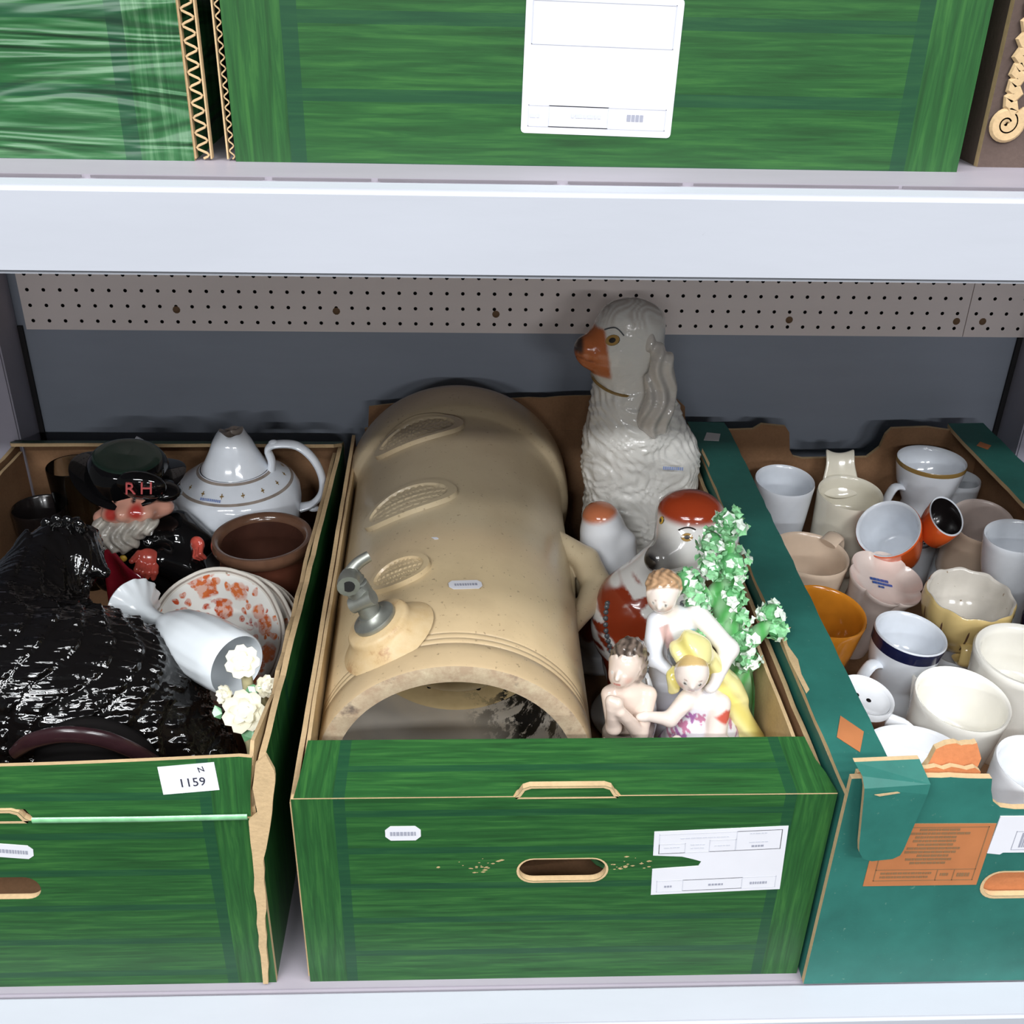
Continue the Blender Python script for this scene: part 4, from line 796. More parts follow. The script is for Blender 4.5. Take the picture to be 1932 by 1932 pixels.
for i in range(9): rk.append(ellipsoid((0.655+r.uniform(-0.016, 0.016), -0.560+r.uniform(-0.012, 0.012), 0.016+r.uniform(0, 0.012)), (r.uniform(0.010, 0.016),)*2+(0.012,), 10, 6))
mk('rock_base', xf(join(*rk, ellipsoid((0.655, -0.56, 0.012), (0.027, 0.022, 0.007), 18, 8)), loc), 'bocage_green', cb)

# lady with a companion under a flowering tree, one moulded group
lb_ = (0.715, -0.545, 0.006)
PK = (240, 226, 216); WD = (232, 230, 236); YL = (240, 230, 160)
L_ = [('e', (0.712, -0.553, 0.080), (0.042, 0.034, 0.078)), ('e', (0.698, -0.579, 0.118), (0.020, 0.019, 0.048)), ('e', (0.727, -0.580, 0.122), (0.022, 0.020, 0.052)), ('e', (0.716, -0.558, 0.155), (0.026, 0.022, 0.028)), ('e', (0.714, -0.555, 0.182), (0.0165, 0.0125, 0.018)),
      ('c', (0.706, -0.557, 0.198), (0.704, -0.559, 0.208), 0.006, 0.0055), ('e', (0.7015, -0.5635, 0.2185), (0.0115, 0.0125, 0.0145), (0.35, 0, 0)), ('c', (0.7002, -0.5745, 0.2185), (0.6998, -0.5762, 0.2160), 0.0012, 0.0014),
      ('c', (0.702, -0.559, 0.192), (0.689, -0.570, 0.184), 0.0066, 0.0052), ('c', (0.689, -0.570, 0.184), (0.672, -0.574, 0.190), 0.0050, 0.0032), ('e', (0.669, -0.575, 0.190), (0.0045, 0.003, 0.0028)),
      ('c', (0.724, -0.562, 0.190), (0.716, -0.588, 0.150), 0.0076, 0.0070), ('c', (0.716, -0.588, 0.150), (0.695, -0.588, 0.174), 0.0068, 0.0046), ('e', (0.691, -0.588, 0.179), (0.0042, 0.0038, 0.0058))]
def scl(p, k_, c): 
    f_ = lambda q: tuple(c[i]+k_*(q[i]-c[i]) for i in range(3))
    return (p[0], f_(p[1]), tuple(k_*r for r in p[2]))+tuple(p[3:]) if p[0] == 'e' else (p[0], f_(p[1]), f_(p[2]), p[3]*k_, p[4]*k_)
LK, LCn = 1.22, (0.706, -0.556, 0.208)
L_ = [L_[0]]+[scl(p, LK, LCn) for p in L_[1:]]
LC = [WD]*5+[PK]*9
def lpaint(V, C_):
    x, y, z = V.T
    r = np.random.RandomState(12)
    for i in range(44):
        c = (r.uniform(0.668, 0.760), r.uniform(0.10, 0.186)); rad = r.uniform(0.0035, 0.0075)
        q = np.sqrt((x-c[0])**2+(z-c[1])**2)+0.0016*np.sin(np.arctan2(z-c[1], x-c[0])*5)
        C_ = lerpc(C_, (1-sstep(rad*0.8, rad, q))*(z < 0.190)*(np.abs(C_-np.array(s2l(WD))).sum(1) < 0.12), (170, 112, 168) if i % 3 else (196, 128, 158))
    cu = scl(('e', (0.696, -0.588, 0.173), (0, 0, 0)), LK, LCn)[1]
    C_ = lerpc(C_, (1-sstep(0.0048, 0.0062, np.sqrt(((V-np.array(cu))**2).sum(1)))), (206, 72, 48))
    C_ = lerpc(C_, (1-sstep(0.004, 0.007, np.abs(z-0.182)+0.6*np.abs(x-0.731)))*(y < -0.55), (210, 96, 80))
    hc = scl(('e', (0.7015, -0.5635, 0.2185), (0, 0, 0)), LK, LCn)[1]
    hair = sstep(0.0030, 0.0045, (z-hc[2])*0.8+(y-hc[1])*0.75)*(z > 0.207)*(np.sqrt(((V-np.array(hc))**2).sum(1)) < 0.021)
    C_ = lerpc(C_, hair, (206, 176, 118))
    return face_paint(V, C_, hc, (-0.12, -0.93, -0.22), 0.0148)
lg = figure('figurine_group', 'porcelain lady in flowered dress and yellow cape with companion under a green flowering tree', 'figurine', lb_, L_, LC, 0.00125, 0.0035, 'painted_figure', 0.0008, lpaint, part='lady')
loc = Matrix.Translation((-lb_[0], -lb_[1], -lb_[2]))
def soft(name, prims, cols, parent, base, vox=0.0014, k=0.004, paint=None, disp=None):
    V, Fc = sdf_mesh(prims, vox, k, disp); C_ = paint_by(V, prims, cols, 0.001)
    if paint: C_ = paint(V, C_)
    return mk(name, (V-np.array(base), Fc), 'painted_figure', parent, 'all', cols=C_)
def cape_d(P): return (0.0018*np.sin(P[..., 0]*260+P[..., 2]*240)).astype(np.float32)
CP_ = [scl(p, 1.14, LCn) if k_ < 4 else p for k_, p in enumerate([('e', (0.7030, -0.552, 0.2305), (0.0155, 0.0135, 0.0125)), ('c', (0.694, -0.553, 0.222), (0.690, -0.556, 0.196), 0.006, 0.004), ('c', (0.714, -0.548, 0.222), (0.732, -0.546, 0.190), 0.008, 0.011), ('c', (0.732, -0.546, 0.190), (0.752, -0.552, 0.145), 0.012, 0.014), ('c', (0.752, -0.552, 0.145), (0.768, -0.562, 0.095), 0.014, 0.0125), ('c', (0.768, -0.562, 0.095), (0.766, -0.566, 0.03), 0.0125, 0.010)])]
cape = soft('yellow_cape', CP_, [YL]*6, lg, lb_, disp=cape_d,
     paint=lambda V, C_: lerpc(C_, np.clip(np.sin(V[:, 0]*200+V[:, 2]*160), 0, 1)*0.6, (232, 214, 96)))
def comp_paint(V, C_):
    x, y, z = V.T; hc = np.array((0.678, -0.527, 0.270))
    hair = sstep(0.0015, 0.0035, (z-hc[2])*0.72+(y-hc[1])*0.75)*(z > 0.258)*(np.sqrt(((V-hc)**2).sum(1)) < 0.024)
    C_ = lerpc(C_, hair, (204, 164, 126)); C_ = C_*(1-hair[:, None]*(0.22+0.22*np.sin(x*900+3*np.sin(z*420+y*300)))[:, None])
    C_ = lerpc(C_, (1-sstep(0.004, 0.007, np.abs(x-0.703)))*(z > 0.195)*(z < 0.238)*(y < -0.52)*0.8, (120, 186, 200))
    C_ = lerpc(C_, (1-sstep(0.003, 0.006, np.abs(x-0.686+0.4*(z-0.23))))*(z > 0.20)*(z < 0.245)*(y < -0.525)*0.7, (206, 150, 140))
    return face_paint(V, C_, hc, (-0.30, -0.90, -0.20), 0.0140)
comp = soft('companion', [('e', (0.678, -0.527, 0.270), (0.0128, 0.0135, 0.0155)), ('c', (0.6742, -0.5392, 0.2690), (0.6737, -0.5410, 0.2668), 0.0012, 0.0015), ('e', (0.680, -0.521, 0.277), (0.0150, 0.0150, 0.0115)), ('c', (0.682, -0.523, 0.258), (0.686, -0.521, 0.248), 0.007, 0.010), ('e', (0.692, -0.520, 0.228), (0.0215, 0.014, 0.026)), ('e', (0.694, -0.520, 0.19), (0.019, 0.015, 0.04)),
      ('c', (0.676, -0.527, 0.244), (0.672, -0.541, 0.218), 0.0085, 0.008), ('c', (0.672, -0.541, 0.218), (0.688, -0.550, 0.208), 0.0065, 0.0045), ('c', (0.710, -0.522, 0.248), (0.737, -0.536, 0.222), 0.0090, 0.0082), ('c', (0.737, -0.536, 0.222), (0.722, -0.560, 0.205), 0.0078, 0.0050), ('e', (0.718, -0.564, 0.2025), (0.0048, 0.004, 0.0036)), ('c', (0.690, -0.52, 0.16), (0.690, -0.52, 0.03), 0.014, 0.008), ('c', (0.702, -0.52, 0.16), (0.704, -0.52, 0.03), 0.013, 0.008)],
      [PK, PK, PK, PK]+[(226, 228, 234)]*4+[(236, 230, 226)]*3+[(226, 228, 234)]*2, lg, lb_, paint=comp_paint, disp=lambda P: (0.0009*np.sin(P[..., 0]*700+2*np.sin(P[..., 2]*330))*np.sin(P[..., 1]*520)*(P[..., 2] > 0.270)*(P[..., 1] > -0.533)).astype(np.float32))
mk('basket', xf(lathe([(0.0001, -0.006), (0.007, -0.005), (0.0105, 0.001), (0.011, 0.006), (0.009, 0.0065), (0.0075, 0.003), (0.0001, 0.001)], 18, lambda r, h, t, i: (r*(1+0.05*math.sin(9*t)), h)), loc @ Matrix.Translation((0.693, -0.551, 0.224))), 'chain_paint', lg)
TRn = [('c', (0.776, -0.505, 0.012), (0.768, -0.502, 0.12), 0.016, 0.0145), ('c', (0.768, -0.502, 0.12), (0.754, -0.500, 0.19), 0.0145, 0.0125), ('c', (0.754, -0.500, 0.19), (0.738, -0.498, 0.255), 0.0125, 0.010), ('c', (0.738, -0.498, 0.255), (0.734, -0.498, 0.30), 0.010, 0.007), ('c', (0.756, -0.500, 0.195), (0.782, -0.502, 0.225), 0.008, 0.006), ('c', (0.742, -0.499, 0.235), (0.712, -0.505, 0.262), 0.008, 0.006), ('c', (0.745, -0.500, 0.215), (0.722, -0.512, 0.228), 0.007, 0.005), ('e', (0.722, -0.53, 0.012), (0.056, 0.048, 0.010))]
tr = soft('tree_trunk', TRn, [(92, 176, 96)]*8, lg, lb_, 0.0018, 0.006, lambda V, C_: lerpc(C_, np.clip(0.5+0.5*np.sin(V[:, 0]*500+2*np.sin(V[:, 2]*90)), 0, 1)*0.6, (186, 222, 184)), lambda P: (0.0012*np.sin(P[..., 0]*420+P[..., 1]*380+2*np.sin(P[..., 2]*70))).astype(np.float32))
def leafcluster(c, R, n, seed):
    r = random.Random(seed); A_, mi = [], []
    for i in range(n):
        z = r.uniform(-0.7, 1); t = r.uniform(0, 2*PI); q = math.sqrt(max(0, 1-z*z)); nrm = Vector((q*math.cos(t), q*math.sin(t)-0.25, z)).normalized(); p = Vector(c)+nrm*R*r.uniform(0.55, 1.0)
        rot = Vector((0, 0, 1)).rotation_difference((nrm+Vector((r.uniform(-.5, .5), r.uniform(-.5, .5), r.uniform(-.5, .5)))).normalized()).to_matrix().to_4x4() @ Matrix.Rotation(r.uniform(0, 6.28), 4, 'Z'); rot.translation = p
        s = r.uniform(0.0036, 0.0062); m5 = 5; v = [(0, 0, -0.0004), (0, 0, 0.0012)]
        f = []
        for k in range(m5*2):
            a = PI*k/m5; rr = s*(1.0 if k % 2 == 0 else 0.74); v.append((rr*math.cos(a), rr*math.sin(a), 0.0012+0.0012*math.sin(k*1.9+i)))
        for k in range(m5*2): a, b = 2+k, 2+(k+1) % (m5*2); f += [(1, a, b), (0, b, a)]
        A_.append(xf((v, f), rot)); mi += [r.choice((0, 0, 1))]*len(f)
    core = ellipsoid(c, (R*0.66,)*3, 10, 7); A_.append(core); mi += [2]*len(core[1])
    mk('leaf_cluster', xf(join(*A_), loc), ['bocage_leaf', 'bocage_white', 'bocage_green'], lg, False, mi=mi)
for i, (x, z, R, n, y) in enumerate(((0.732, 0.322, 0.016, 34, -0.50), (0.720, 0.305, 0.014, 26, -0.502), (0.738, 0.286, 0.017, 34, -0.505), (0.700, 0.272, 0.015, 30, -0.510), (0.711, 0.254, 0.015, 30, -0.514), (0.718, 0.230, 0.014, 28, -0.520), (0.754, 0.213, 0.015, 30, -0.513), (0.760, 0.196, 0.013, 22, -0.515), (0.779, 0.236, 0.012, 24, -0.503), (0.785, 0.219, 0.011, 20, -0.505), (0.720, 0.283, 0.013, 22, -0.506), (0.741, 0.258, 0.013, 20, -0.510), (0.752, 0.236, 0.009, 14, -0.511))): leafcluster((x, y, z), R, n, 20+i)

# ================================================================== LEFT BOX
# ---- teapot
tp = thing('teapot', 'white porcelain teapot with gold bands and a broken lid finial', 'teapot', (0.250, -0.138, 0.006))
pf = [(0.0001, 0.002), (0.040, 0.0), (0.044, 0.004), (0.043, 0.012), (0.050, 0.04), (0.063, 0.085), (0.0705, 0.120), (0.0725, 0.142), (0.0715, 0.156), (0.068, 0.1635), (0.0655, 0.1665), (0.0625, 0.1685), (0.056, 0.173), (0.047, 0.179), (0.0435, 0.181), (0.0405, 0.183), (0.0395, 0.1835)]
mk('pot_body', lathe(pf, 64, lambda r, h, t, i: (r*(1+(0.018*abs(math.sin(6*t))-0.009 if 4 <= i <= 8 else 0)), h)), ['cool_white', 'grey_band'], tp, mi=lathe_mi(pf, 64, lambda i: 1 if i in (10, 14) else 0))
lp = [(0.0385, 0.1835), (0.0375, 0.186), (0.033, 0.193), (0.027, 0.205), (0.022, 0.217), (0.017, 0.2255), (0.0135, 0.2295), (0.0105, 0.2285), (0.006, 0.2265), (0.0001, 0.2275)]
mk('lid', lathe(lp, 40, lambda r, h, t, i: (r*(1+(0.05*math.sin(3*t+1) if i > 5 else 0)), h+(0.0022*math.sin(2*t+0.5)+0.001*math.sin(5*t) if i > 5 else 0))), ['cool_white', 'grey_band'], tp, mi=lathe_mi(lp, 40, lambda i: 1 if i >= 6 else 0))
hp = [(0.038, 0, 0.165), (0.043, 0, 0.190), (0.040, 0, 0.206), (0.050, 0, 0.2125), (0.073, 0, 0.211), (0.090, 0, 0.195), (0.099, 0, 0.172), (0.0975, 0, 0.150), (0.086, 0, 0.135), (0.072, 0, 0.130)]
mk('handle', join(tube(hp, [0.008, 0.006, 0.0055, 0.0055, 0.0058, 0.0058, 0.0058, 0.0055, 0.0055, 0.007], 12, (1.35, 0.75), (0, 1, 0), sm=5), ellipsoid((0.047, 0, 0.2145), (0.006, 0.005, 0.0035), 10, 6), ellipsoid((0.087, 0, 0.129), (0.008, 0.006, 0.004), 10, 6)), 'cool_white', tp)
mk('spout', tube([(-0.055, 0, 0.085), (-0.078, 0, 0.12), (-0.090, 0, 0.165), (-0.104, 0, 0.200), (-0.115, 0, 0.211)], [0.024, 0.021, 0.016, 0.0135, 0.0125], 16, (1, 1), (0, 1, 0), sm=5), 'cool_white', tp)
sg = []; r = random.Random(4)
for k in range(8):
    a = -2.5+k*0.42; R_ = 0.0555; m = Matrix.Rotation(a, 4, 'Z') @ Matrix.Translation((R_, 0, 0.1742)) @ Matrix.Rotation(0.85, 4, 'Y')
    sg.append(xf(join(plate2d([(-0.003, -0.0006), (0.003, -0.0004), (0.003, 0.0004), (-0.003, 0.0005)], 0.0003), plate2d([(-0.0005, -0.0022), (0.001, -0.002), (0.0006, 0.0018), (-0.0008, 0.0022)], 0.0003)), m))
mk('painted_sprig', join(*sg), 'gold_band', tp, False)
m = Matrix.Rotation(-1.85, 4, 'Z') @ Matrix.Translation((0.0605, 0, 0.1712)) @ Matrix.Rotation(0.9, 4, 'Y') @ Matrix.Rotation(PI/2, 4, 'Z')
mk('written_number', xf(join(*dashes(-0.013, 0.013, -0.0015, 0.003, random.Random(2), 0.0008, 0.002, 0.0008)), m), 'ink_blue', tp, False)

# ---- brown pot
bj = thing('brown_pot', 'dark brown glazed open pot with rolled rim, beside the teapot', 'pot', (0.2995, -0.259, 0.014))
bp = [(a_*0.955, b_) for a_, b_ in [(0.0001, 0.0), (0.043, 0.0), (0.046, 0.004), (0.0490, 0.05), (0.0500, 0.105), (0.0490, 0.130), (0.0485, 0.136), (0.052, 0.140), (0.0558, 0.145), (0.0565, 0.150), (0.0548, 0.1545), (0.051, 0.155), (0.0478, 0.1525), (0.0455, 0.147), (0.0450, 0.13), (0.0445, 0.05), (0.036, 0.012), (0.0001, 0.010)]]
mk('pot_body', lathe(bp, 56), ['brown_glaze', 'brown_rim', 'brown_inside'], bj, mi=lathe_mi(bp, 56, lambda i: 1 if 7 <= i <= 12 else (2 if i > 12 else 0)))

# ---- stacked saucers leaning
nrm = Vector((-0.16, -0.735, 0.66)).normalized(); q0 = Vector((0, 0, 1)).rotation_difference(nrm)
pp_ = [(0.0001, 0.0), (0.034, 0.0), (0.036, 0.001), (0.044, 0.006), (0.056, 0.0125), (0.0655, 0.0165), (0.0672, 0.0170), (0.0690, 0.0176), (0.0715, 0.0186), (0.0722, 0.0178), (0.071, 0.0165), (0.056, 0.0095), (0.044, 0.003), (0.038, -0.002), (0.034, -0.0045), (0.032, -0.002), (0.0001, -0.002)]
sc_ = lambda r, h, t, i: (r*(1+0.016*(abs(math.cos(4*t))**0.7)*min(1, max(0, (r-0.045)/0.02))-0.008*min(1, max(0, (r-0.045)/0.02))), h)
pc = Vector((0.270, -0.362, 0.106))
for k, (lab, sh_) in enumerate((('front saucer of the leaning stack, printed with brick red flowers', 0.0), ('second saucer of the leaning stack, just behind the flowered front one', 0.0085), ('third saucer of the leaning stack, next to the last', 0.0125), ('rearmost saucer of the leaning stack, nearest the box side', 0.016))):
    s_ = thing('saucer', lab, 'saucer', pc-nrm*(0.0085*k)+Vector((sh_, 0.0, -0.002*k)), q0.to_euler(), 'stacked saucers')
    mk('saucer_body', lathe(pp_, 72, sc_), ['floral_print', 'aged_white', 'grey_band'], s_, mi=lathe_mi(pp_, 72, lambda i: 0 if i < 5 else (2 if i == 6 else 1)))

# ---- milk glass goblet lying across
g0, g1 = Vector((0.198, -0.386, 0.164)), Vector((0.313, -0.487, 0.172)); gz = (g1-g0).normalized()
gb = thing('goblet', 'white milk glass goblet with scalloped foot, lying across the saucers', 'goblet', g0, Vector((0, 0, 1)).rotation_difference(gz).to_euler())
gp = [(0.0001, 0.010), (0.012, 0.008), (0.022, 0.003), (0.0275, -0.002), (0.0285, 0.0), (0.023, 0.006), (0.014, 0.013), (0.0088, 0.022), (0.0078, 0.034), (0.0082, 0.044), (0.0105, 0.050), (0.017, 0.060), (0.0245, 0.078), (0.0285, 0.100), (0.0300, 0.122), (0.0298, 0.140), (0.0288, 0.1575), (0.0276, 0.1585), (0.0268, 0.157), (0.0278, 0.140), (0.0278, 0.12), (0.0262, 0.1), (0.022, 0.079), (0.014, 0.064), (0.0001, 0.060)]
mk('glass_body', lathe(gp, 64, lambda r, h, t, i: (r*(1+(0.035*math.cos(14*t) if 2 <= i <= 4 else (0.010*math.cos(16*t) if 11 <= i <= 15 else 0))), h+(0.0012*math.cos(14*t) if 2 <= i <= 4 else 0))), 'milk_glass', gb)

# ---- posy of china flowers in the front corner
fw = thing('flower_ornament', 'cream china flower posy with green leaves in the torn front corner of the left box', 'ornament', (0.333, -0.515, 0.006))
loc = Matrix.Translation((-0.333, 0.515, -0.006))
def blossom(c, R, nrm):
    A_ = []; q = Vector((0, 0, 1)).rotation_difference(Vector(nrm).normalized()).to_matrix().to_4x4(); q.translation = Vector(c)
    for ring, (np_, rad, up_, wd) in enumerate(((7, R, 0.35, 0.5), (5, R*0.62, 0.6, 0.42), (3, R*0.3, 0.8, 0.36))):
        for k in range(np_):
            a = 2*PI*k/np_+ring*0.4; V = []; 
            for i in range(4):
                for j in range(5):
                    u, v_ = i/3, (j-2)/2; rr = rad*u; wd_ = rad*wd*math.sin(PI*(0.25+0.62*u)); z = rad*up_*u*u*1.2+0.0016*ring+0.35*wd_*v_*v_
                    V.append((rr*math.cos(a)-wd_*v_*math.sin(a), rr*math.sin(a)+wd_*v_*math.cos(a), z))
            V += [(x, y, z-0.0012) for x, y, z in V]; f = []
            for i in range(3):
                for j in range(4): b = i*5+j; f += [(b, b+1, b+6, b+5), (b+25, b+20, b+21, b+26)]
            bd = [0, 1, 2, 3, 4, 9, 14, 19, 18, 17, 16, 15, 10, 5]
            for t_ in range(len(bd)): a1, b1 = bd[t_], bd[(t_+1) % len(bd)]; f.append((a1, b1, b1+20, a1+20))
            A_.append(xf((V, f), q))
    mk('blossom', xf(join(*A_, xf(ellipsoid((0, 0, 0.002), (R*0.5, R*0.5, R*0.35), 10, 6), q)), loc), 'cream_flower', fw)
blossom((0.328, -0.512, 0.192), 0.0145, (0.1, -0.7, 0.7)); blossom((0.3335, -0.545, 0.166), 0.018, (0.0, -0.75, 0.65)); blossom((0.346, -0.520, 0.172), 0.010, (0.5, -0.6, 0.6)); blossom((0.316, -0.530, 0.172), 0.009, (-0.5, -0.7, 0.4))
mk('stem', xf(join(tube([(0.333, -0.515, 0.0), (0.335, -0.52, 0.08), (0.328, -0.508, 0.188)], [0.012, 0.008, 0.004], 10, sm=4), tube([(0.340, -0.53, 0.02), (0.343, -0.545, 0.10), (0.334, -0.542, 0.162)], [0.014, 0.012, 0.006], 10, sm=4), tube([(0.348, -0.53, 0.02), (0.350, -0.53, 0.10), (0.346, -0.519, 0.168)], [0.009, 0.008, 0.004], 8, sm=4), tube([(0.33, -0.52, 0.1), (0.318, -0.528, 0.168)], [0.005, 0.003], 8)), loc), 'flower_stem', fw)
for i, (c, s_, rz) in enumerate((((0.330, -0.527, 0.172), 0.009, 0.3), ((0.334, -0.562, 0.148), 0.010, 1.2), ((0.338, -0.566, 0.134), 0.010, -0.5), ((0.335, -0.568, 0.118), 0.010, 0.8), ((0.312, -0.545, 0.158), 0.008, 2.0))):
    V = [(0, 0, 0), (s_*0.5, -s_*0.45, 0.002), (s_, -s_*0.5, 0.001), (s_*1.6, 0, -0.001), (s_, s_*0.5, 0.001), (s_*0.5, s_*0.45, 0.002)]; V += [(x, y, z-0.001) for x, y, z in V]
    mk('leaf', xf(xf((V, [(0, 1, 2, 3, 4, 5), (11, 10, 9, 8, 7, 6)]+[(k, (k+1) % 6, (k+1) % 6+6, k+6) for k in range(6)]), Matrix.Translation(c) @ Matrix.Rotation(1.0, 4, 'X') @ Matrix.Rotation(rz, 4, 'Z')), loc), 'leaf_green', fw, False)

# ---- black feathered bird
hb = (0.16, -0.475, 0.006)
H_ = [('e', (0.150, -0.480, 0.118), (0.130, 0.092, 0.098), (0, 0.16, 0)), ('c', (0.215, -0.495, 0.125), (0.280, -0.520, 0.085), 0.062, 0.034), ('c', (0.10, -0.44, 0.16), (0.118, -0.365, 0.195), 0.062, 0.036), ('e', (0.132, -0.350, 0.205), (0.030, 0.030, 0.028), None), ('c', (0.15, -0.365, 0.205), (0.172, -0.378, 0.198), 0.012, 0.004), ('e', (0.15, -0.475, 0.03), (0.09, 0.06, 0.026), None), ('e', (0.08, -0.47, 0.15), (0.07, 0.07, 0.07), None)]
def feather(P):
    x, y, z = P[..., 0], P[..., 1], P[..., 2]
    w1 = np.sin(x*31+y*22+z*17)+0.6*np.sin(x*67-y*43+z*51+1.3)
    s = x*0.92-z*0.36+0.12*y; a = np.arctan2(z-0.115, -(y+0.480))
    u = s*40+0.55*np.sin(a*3.3)+0.30*w1; row = np.floor(u); fu = u-row
    v = a*7.4+0.37*row+0.3*w1*0.5+0.8*np.sin(row*2.3); fv = v-np.floor(v)-0.5
    amp = 0.65+0.35*np.sin(row*1.7+np.floor(v)*2.9)
    hgt = sstep(0.0, 0.95, fu-0.6*fv*fv)*(1-sstep(0.86, 1.0, fu))*np.clip(1-3.2*fv*fv, 0, 1)
    return (0.0052*amp*hgt+0.0008*np.sin(fv*26+3*fu+row)*(0.3+fu)+0.0006*w1*0.5).astype(np.float32)*np.clip((z-0.05)/0.04, 0, 1).astype(np.float32)
V, Fc = sdf_mesh(H_, 0.0020, 0.02, feather)
hen = thing('pottery_bird', 'large glossy black feathered pottery bird at the front of the left box', 'bird figurine', hb)
mk('body', (V-np.array(hb), Fc), 'black_feather', hen, 'all', cols=np.tile(np.array(s2l((13, 12, 12))), (len(V), 1)))
loc = Matrix.Translation((-hb[0], -hb[1], -hb[2]))
arc = [(0.150, -0.574, 0.148), (0.172, -0.584, 0.170), (0.203, -0.588, 0.180), (0.232, -0.584, 0.170), (0.256, -0.574, 0.142), (0.272, -0.560, 0.105)]
mk('base_rim', xf(tube(arc, [0.004, 0.0055, 0.006, 0.006, 0.005, 0.004], 12, (1.3, 0.8), (0, 0, 1), sm=5), loc), 'purple_edge', hen)
mk('hollow', xf(ellipsoid((0.208, -0.562, 0.112), (0.056, 0.022, 0.062), 20, 12), loc), 'hole_dark', hen)
mk('eye', xf(ellipsoid((0.150, -0.373, 0.216), (0.004, 0.003, 0.004), 10, 6), loc), 'brown_rim', hen)
mk('comb', xf(join(*[ellipsoid((0.118+0.010*k, -0.352, 0.232+0.004*math.sin(k*1.2)), (0.007, 0.004, 0.011), 10, 6) for k in range(4)]), loc), 'black_glaze', hen)

# ---- black clad seated man jug
tb_ = (0.170, -0.222, 0.006)
ty = thing('character_jug', 'black glazed jug of a bearded man in a black hat lettered RH', 'jug', tb_)
loc = Matrix.Translation((-tb_[0], -tb_[1], -tb_[2]))
T_ = [('e', (0.170, -0.226, 0.075), (0.046, 0.040, 0.078)), ('e', (0.166, -0.224, 0.140), (0.044, 0.031, 0.032)), ('c', (0.205, -0.230, 0.150), (0.215, -0.252, 0.120), 0.019, 0.017), ('c', (0.215, -0.252, 0.120), (0.190, -0.262, 0.140), 0.017, 0.015), ('c', (0.200, -0.215, 0.155), (0.228, -0.228, 0.140), 0.018, 0.014), ('c', (0.135, -0.228, 0.150), (0.128, -0.250, 0.110), 0.018, 0.016), ('e', (0.178, -0.225, 0.014), (0.056, 0.048, 0.012))]
V, Fc = sdf_mesh(T_, 0.0026, 0.010); mk('robe', (V-np.array(tb_), Fc), 'black_glaze', ty, 'all')
F_ = [('e', (0.156, -0.224, 0.180), (0.034, 0.030, 0.024)), ('e', (0.152, -0.252, 0.184), (0.0085, 0.009, 0.008)), ('e', (0.138, -0.246, 0.180), (0.011, 0.009, 0.008)), ('e', (0.170, -0.246, 0.182), (0.012, 0.009, 0.008)), ('e', (0.122, -0.236, 0.170), (0.008, 0.008, 0.009)), ('e', (0.188, -0.225, 0.178), (0.010, 0.010, 0.009))]
def fpaint(V, C_):
    x, y, z = V.T; C_ = lerpc(C_, (1-sstep(0.004, 0.011, np.minimum(np.hypot(x-0.140, z-0.184), np.hypot(x-0.166, z-0.187)))), (172, 58, 50))
    C_ = lerpc(C_, (1-sstep(0.0014, 0.003, np.minimum(np.hypot(x-0.143, z-0.1955), np.hypot(x-0.163, z-0.1965))))*(y < -0.24), (40, 30, 28)); return C_
V, Fc = sdf_mesh(F_, 0.0016, 0.006); mk('face', (V-np.array(tb_)+np.array((0.004, -0.004, 0.009)), Fc), 'painted_figure', ty, 'all', cols=fpaint(V, paint_by(V, F_, [(206, 150, 130)]*6)))
V, Fc = sdf_mesh([('e', (0.148, -0.246, 0.164), (0.034, 0.016, 0.012), (0, -0.18, 0)), ('e', (0.146, -0.256, 0.154), (0.020, 0.012, 0.012)), ('e', (0.168, -0.250, 0.168), (0.022, 0.012, 0.009), (0, -0.3, 0)), ('e', (0.126, -0.240, 0.166), (0.012, 0.010, 0.010))], 0.0016, 0.005, lambda P: (0.0016*np.sin(P[..., 0]*520+3*np.sin(P[..., 2]*200))).astype(np.float32))
mk('beard', (V-np.array(tb_)+np.array((0.003, -0.006, 0.008)), Fc), 'beard_grey', ty, 'all')
def hand(c, s_, rot):
    c = Vector(c); pr = [('e', (0, 0, 0), (0.0105*s_, 0.006*s_, 0.0095*s_))]
    for k in range(4): a = (-0.0075+0.005*k)*s_; pr += [('c', (a, -0.002, -0.004*s_), (a*1.1, -0.007*s_, -0.013*s_+0.0012*abs(k-1.3)*s_), 0.0029*s_, 0.0027*s_), ('c', (a*1.1, -0.007*s_, -0.013*s_+0.0012*abs(k-1.3)*s_), (a*1.05, -0.0025*s_, -0.017*s_), 0.0027*s_, 0.0023*s_)]
    pr += [('c', (-0.009*s_, 0, 0.003*s_), (-0.014*s_, -0.005*s_, -0.005*s_), 0.0032*s_, 0.0026*s_)]
    V, Fc = sdf_mesh(pr, 0.0011, 0.0012); m = Matrix.Translation(c) @ Euler(rot).to_matrix().to_4x4(); mk('hand', xf((V, Fc), loc @ m), 'hand_red', ty, 'all')
hand((0.180, -0.272, 0.148), 1.15, (-0.5, 0.35, 0.2)); hand((0.226, -0.246, 0.150), 0.95, (-0.2, -0.5, -0.5))
hatm = loc @ Matrix.Translation((0.150, -0.204, 0.207)) @ Matrix.Scale(0.90, 4) @ Matrix.Rotation(0.12, 4, 'Y') @ Matrix.Rotation(0.10, 4, 'X')
mk('hat_brim', xf(lathe([(0.0001, 0.0), (0.040, -0.002), (0.056, 0.0), (0.062, 0.004), (0.0635, 0.007), (0.060, 0.0085), (0.045, 0.006), (0.0001, 0.006)], 48, lambda r, h, t, i: (r*(1+0.06*math.cos(2*t)), h+0.016*(r/0.06)**2*math.cos(t*2)*0.6)), hatm), 'black_glaze', ty)
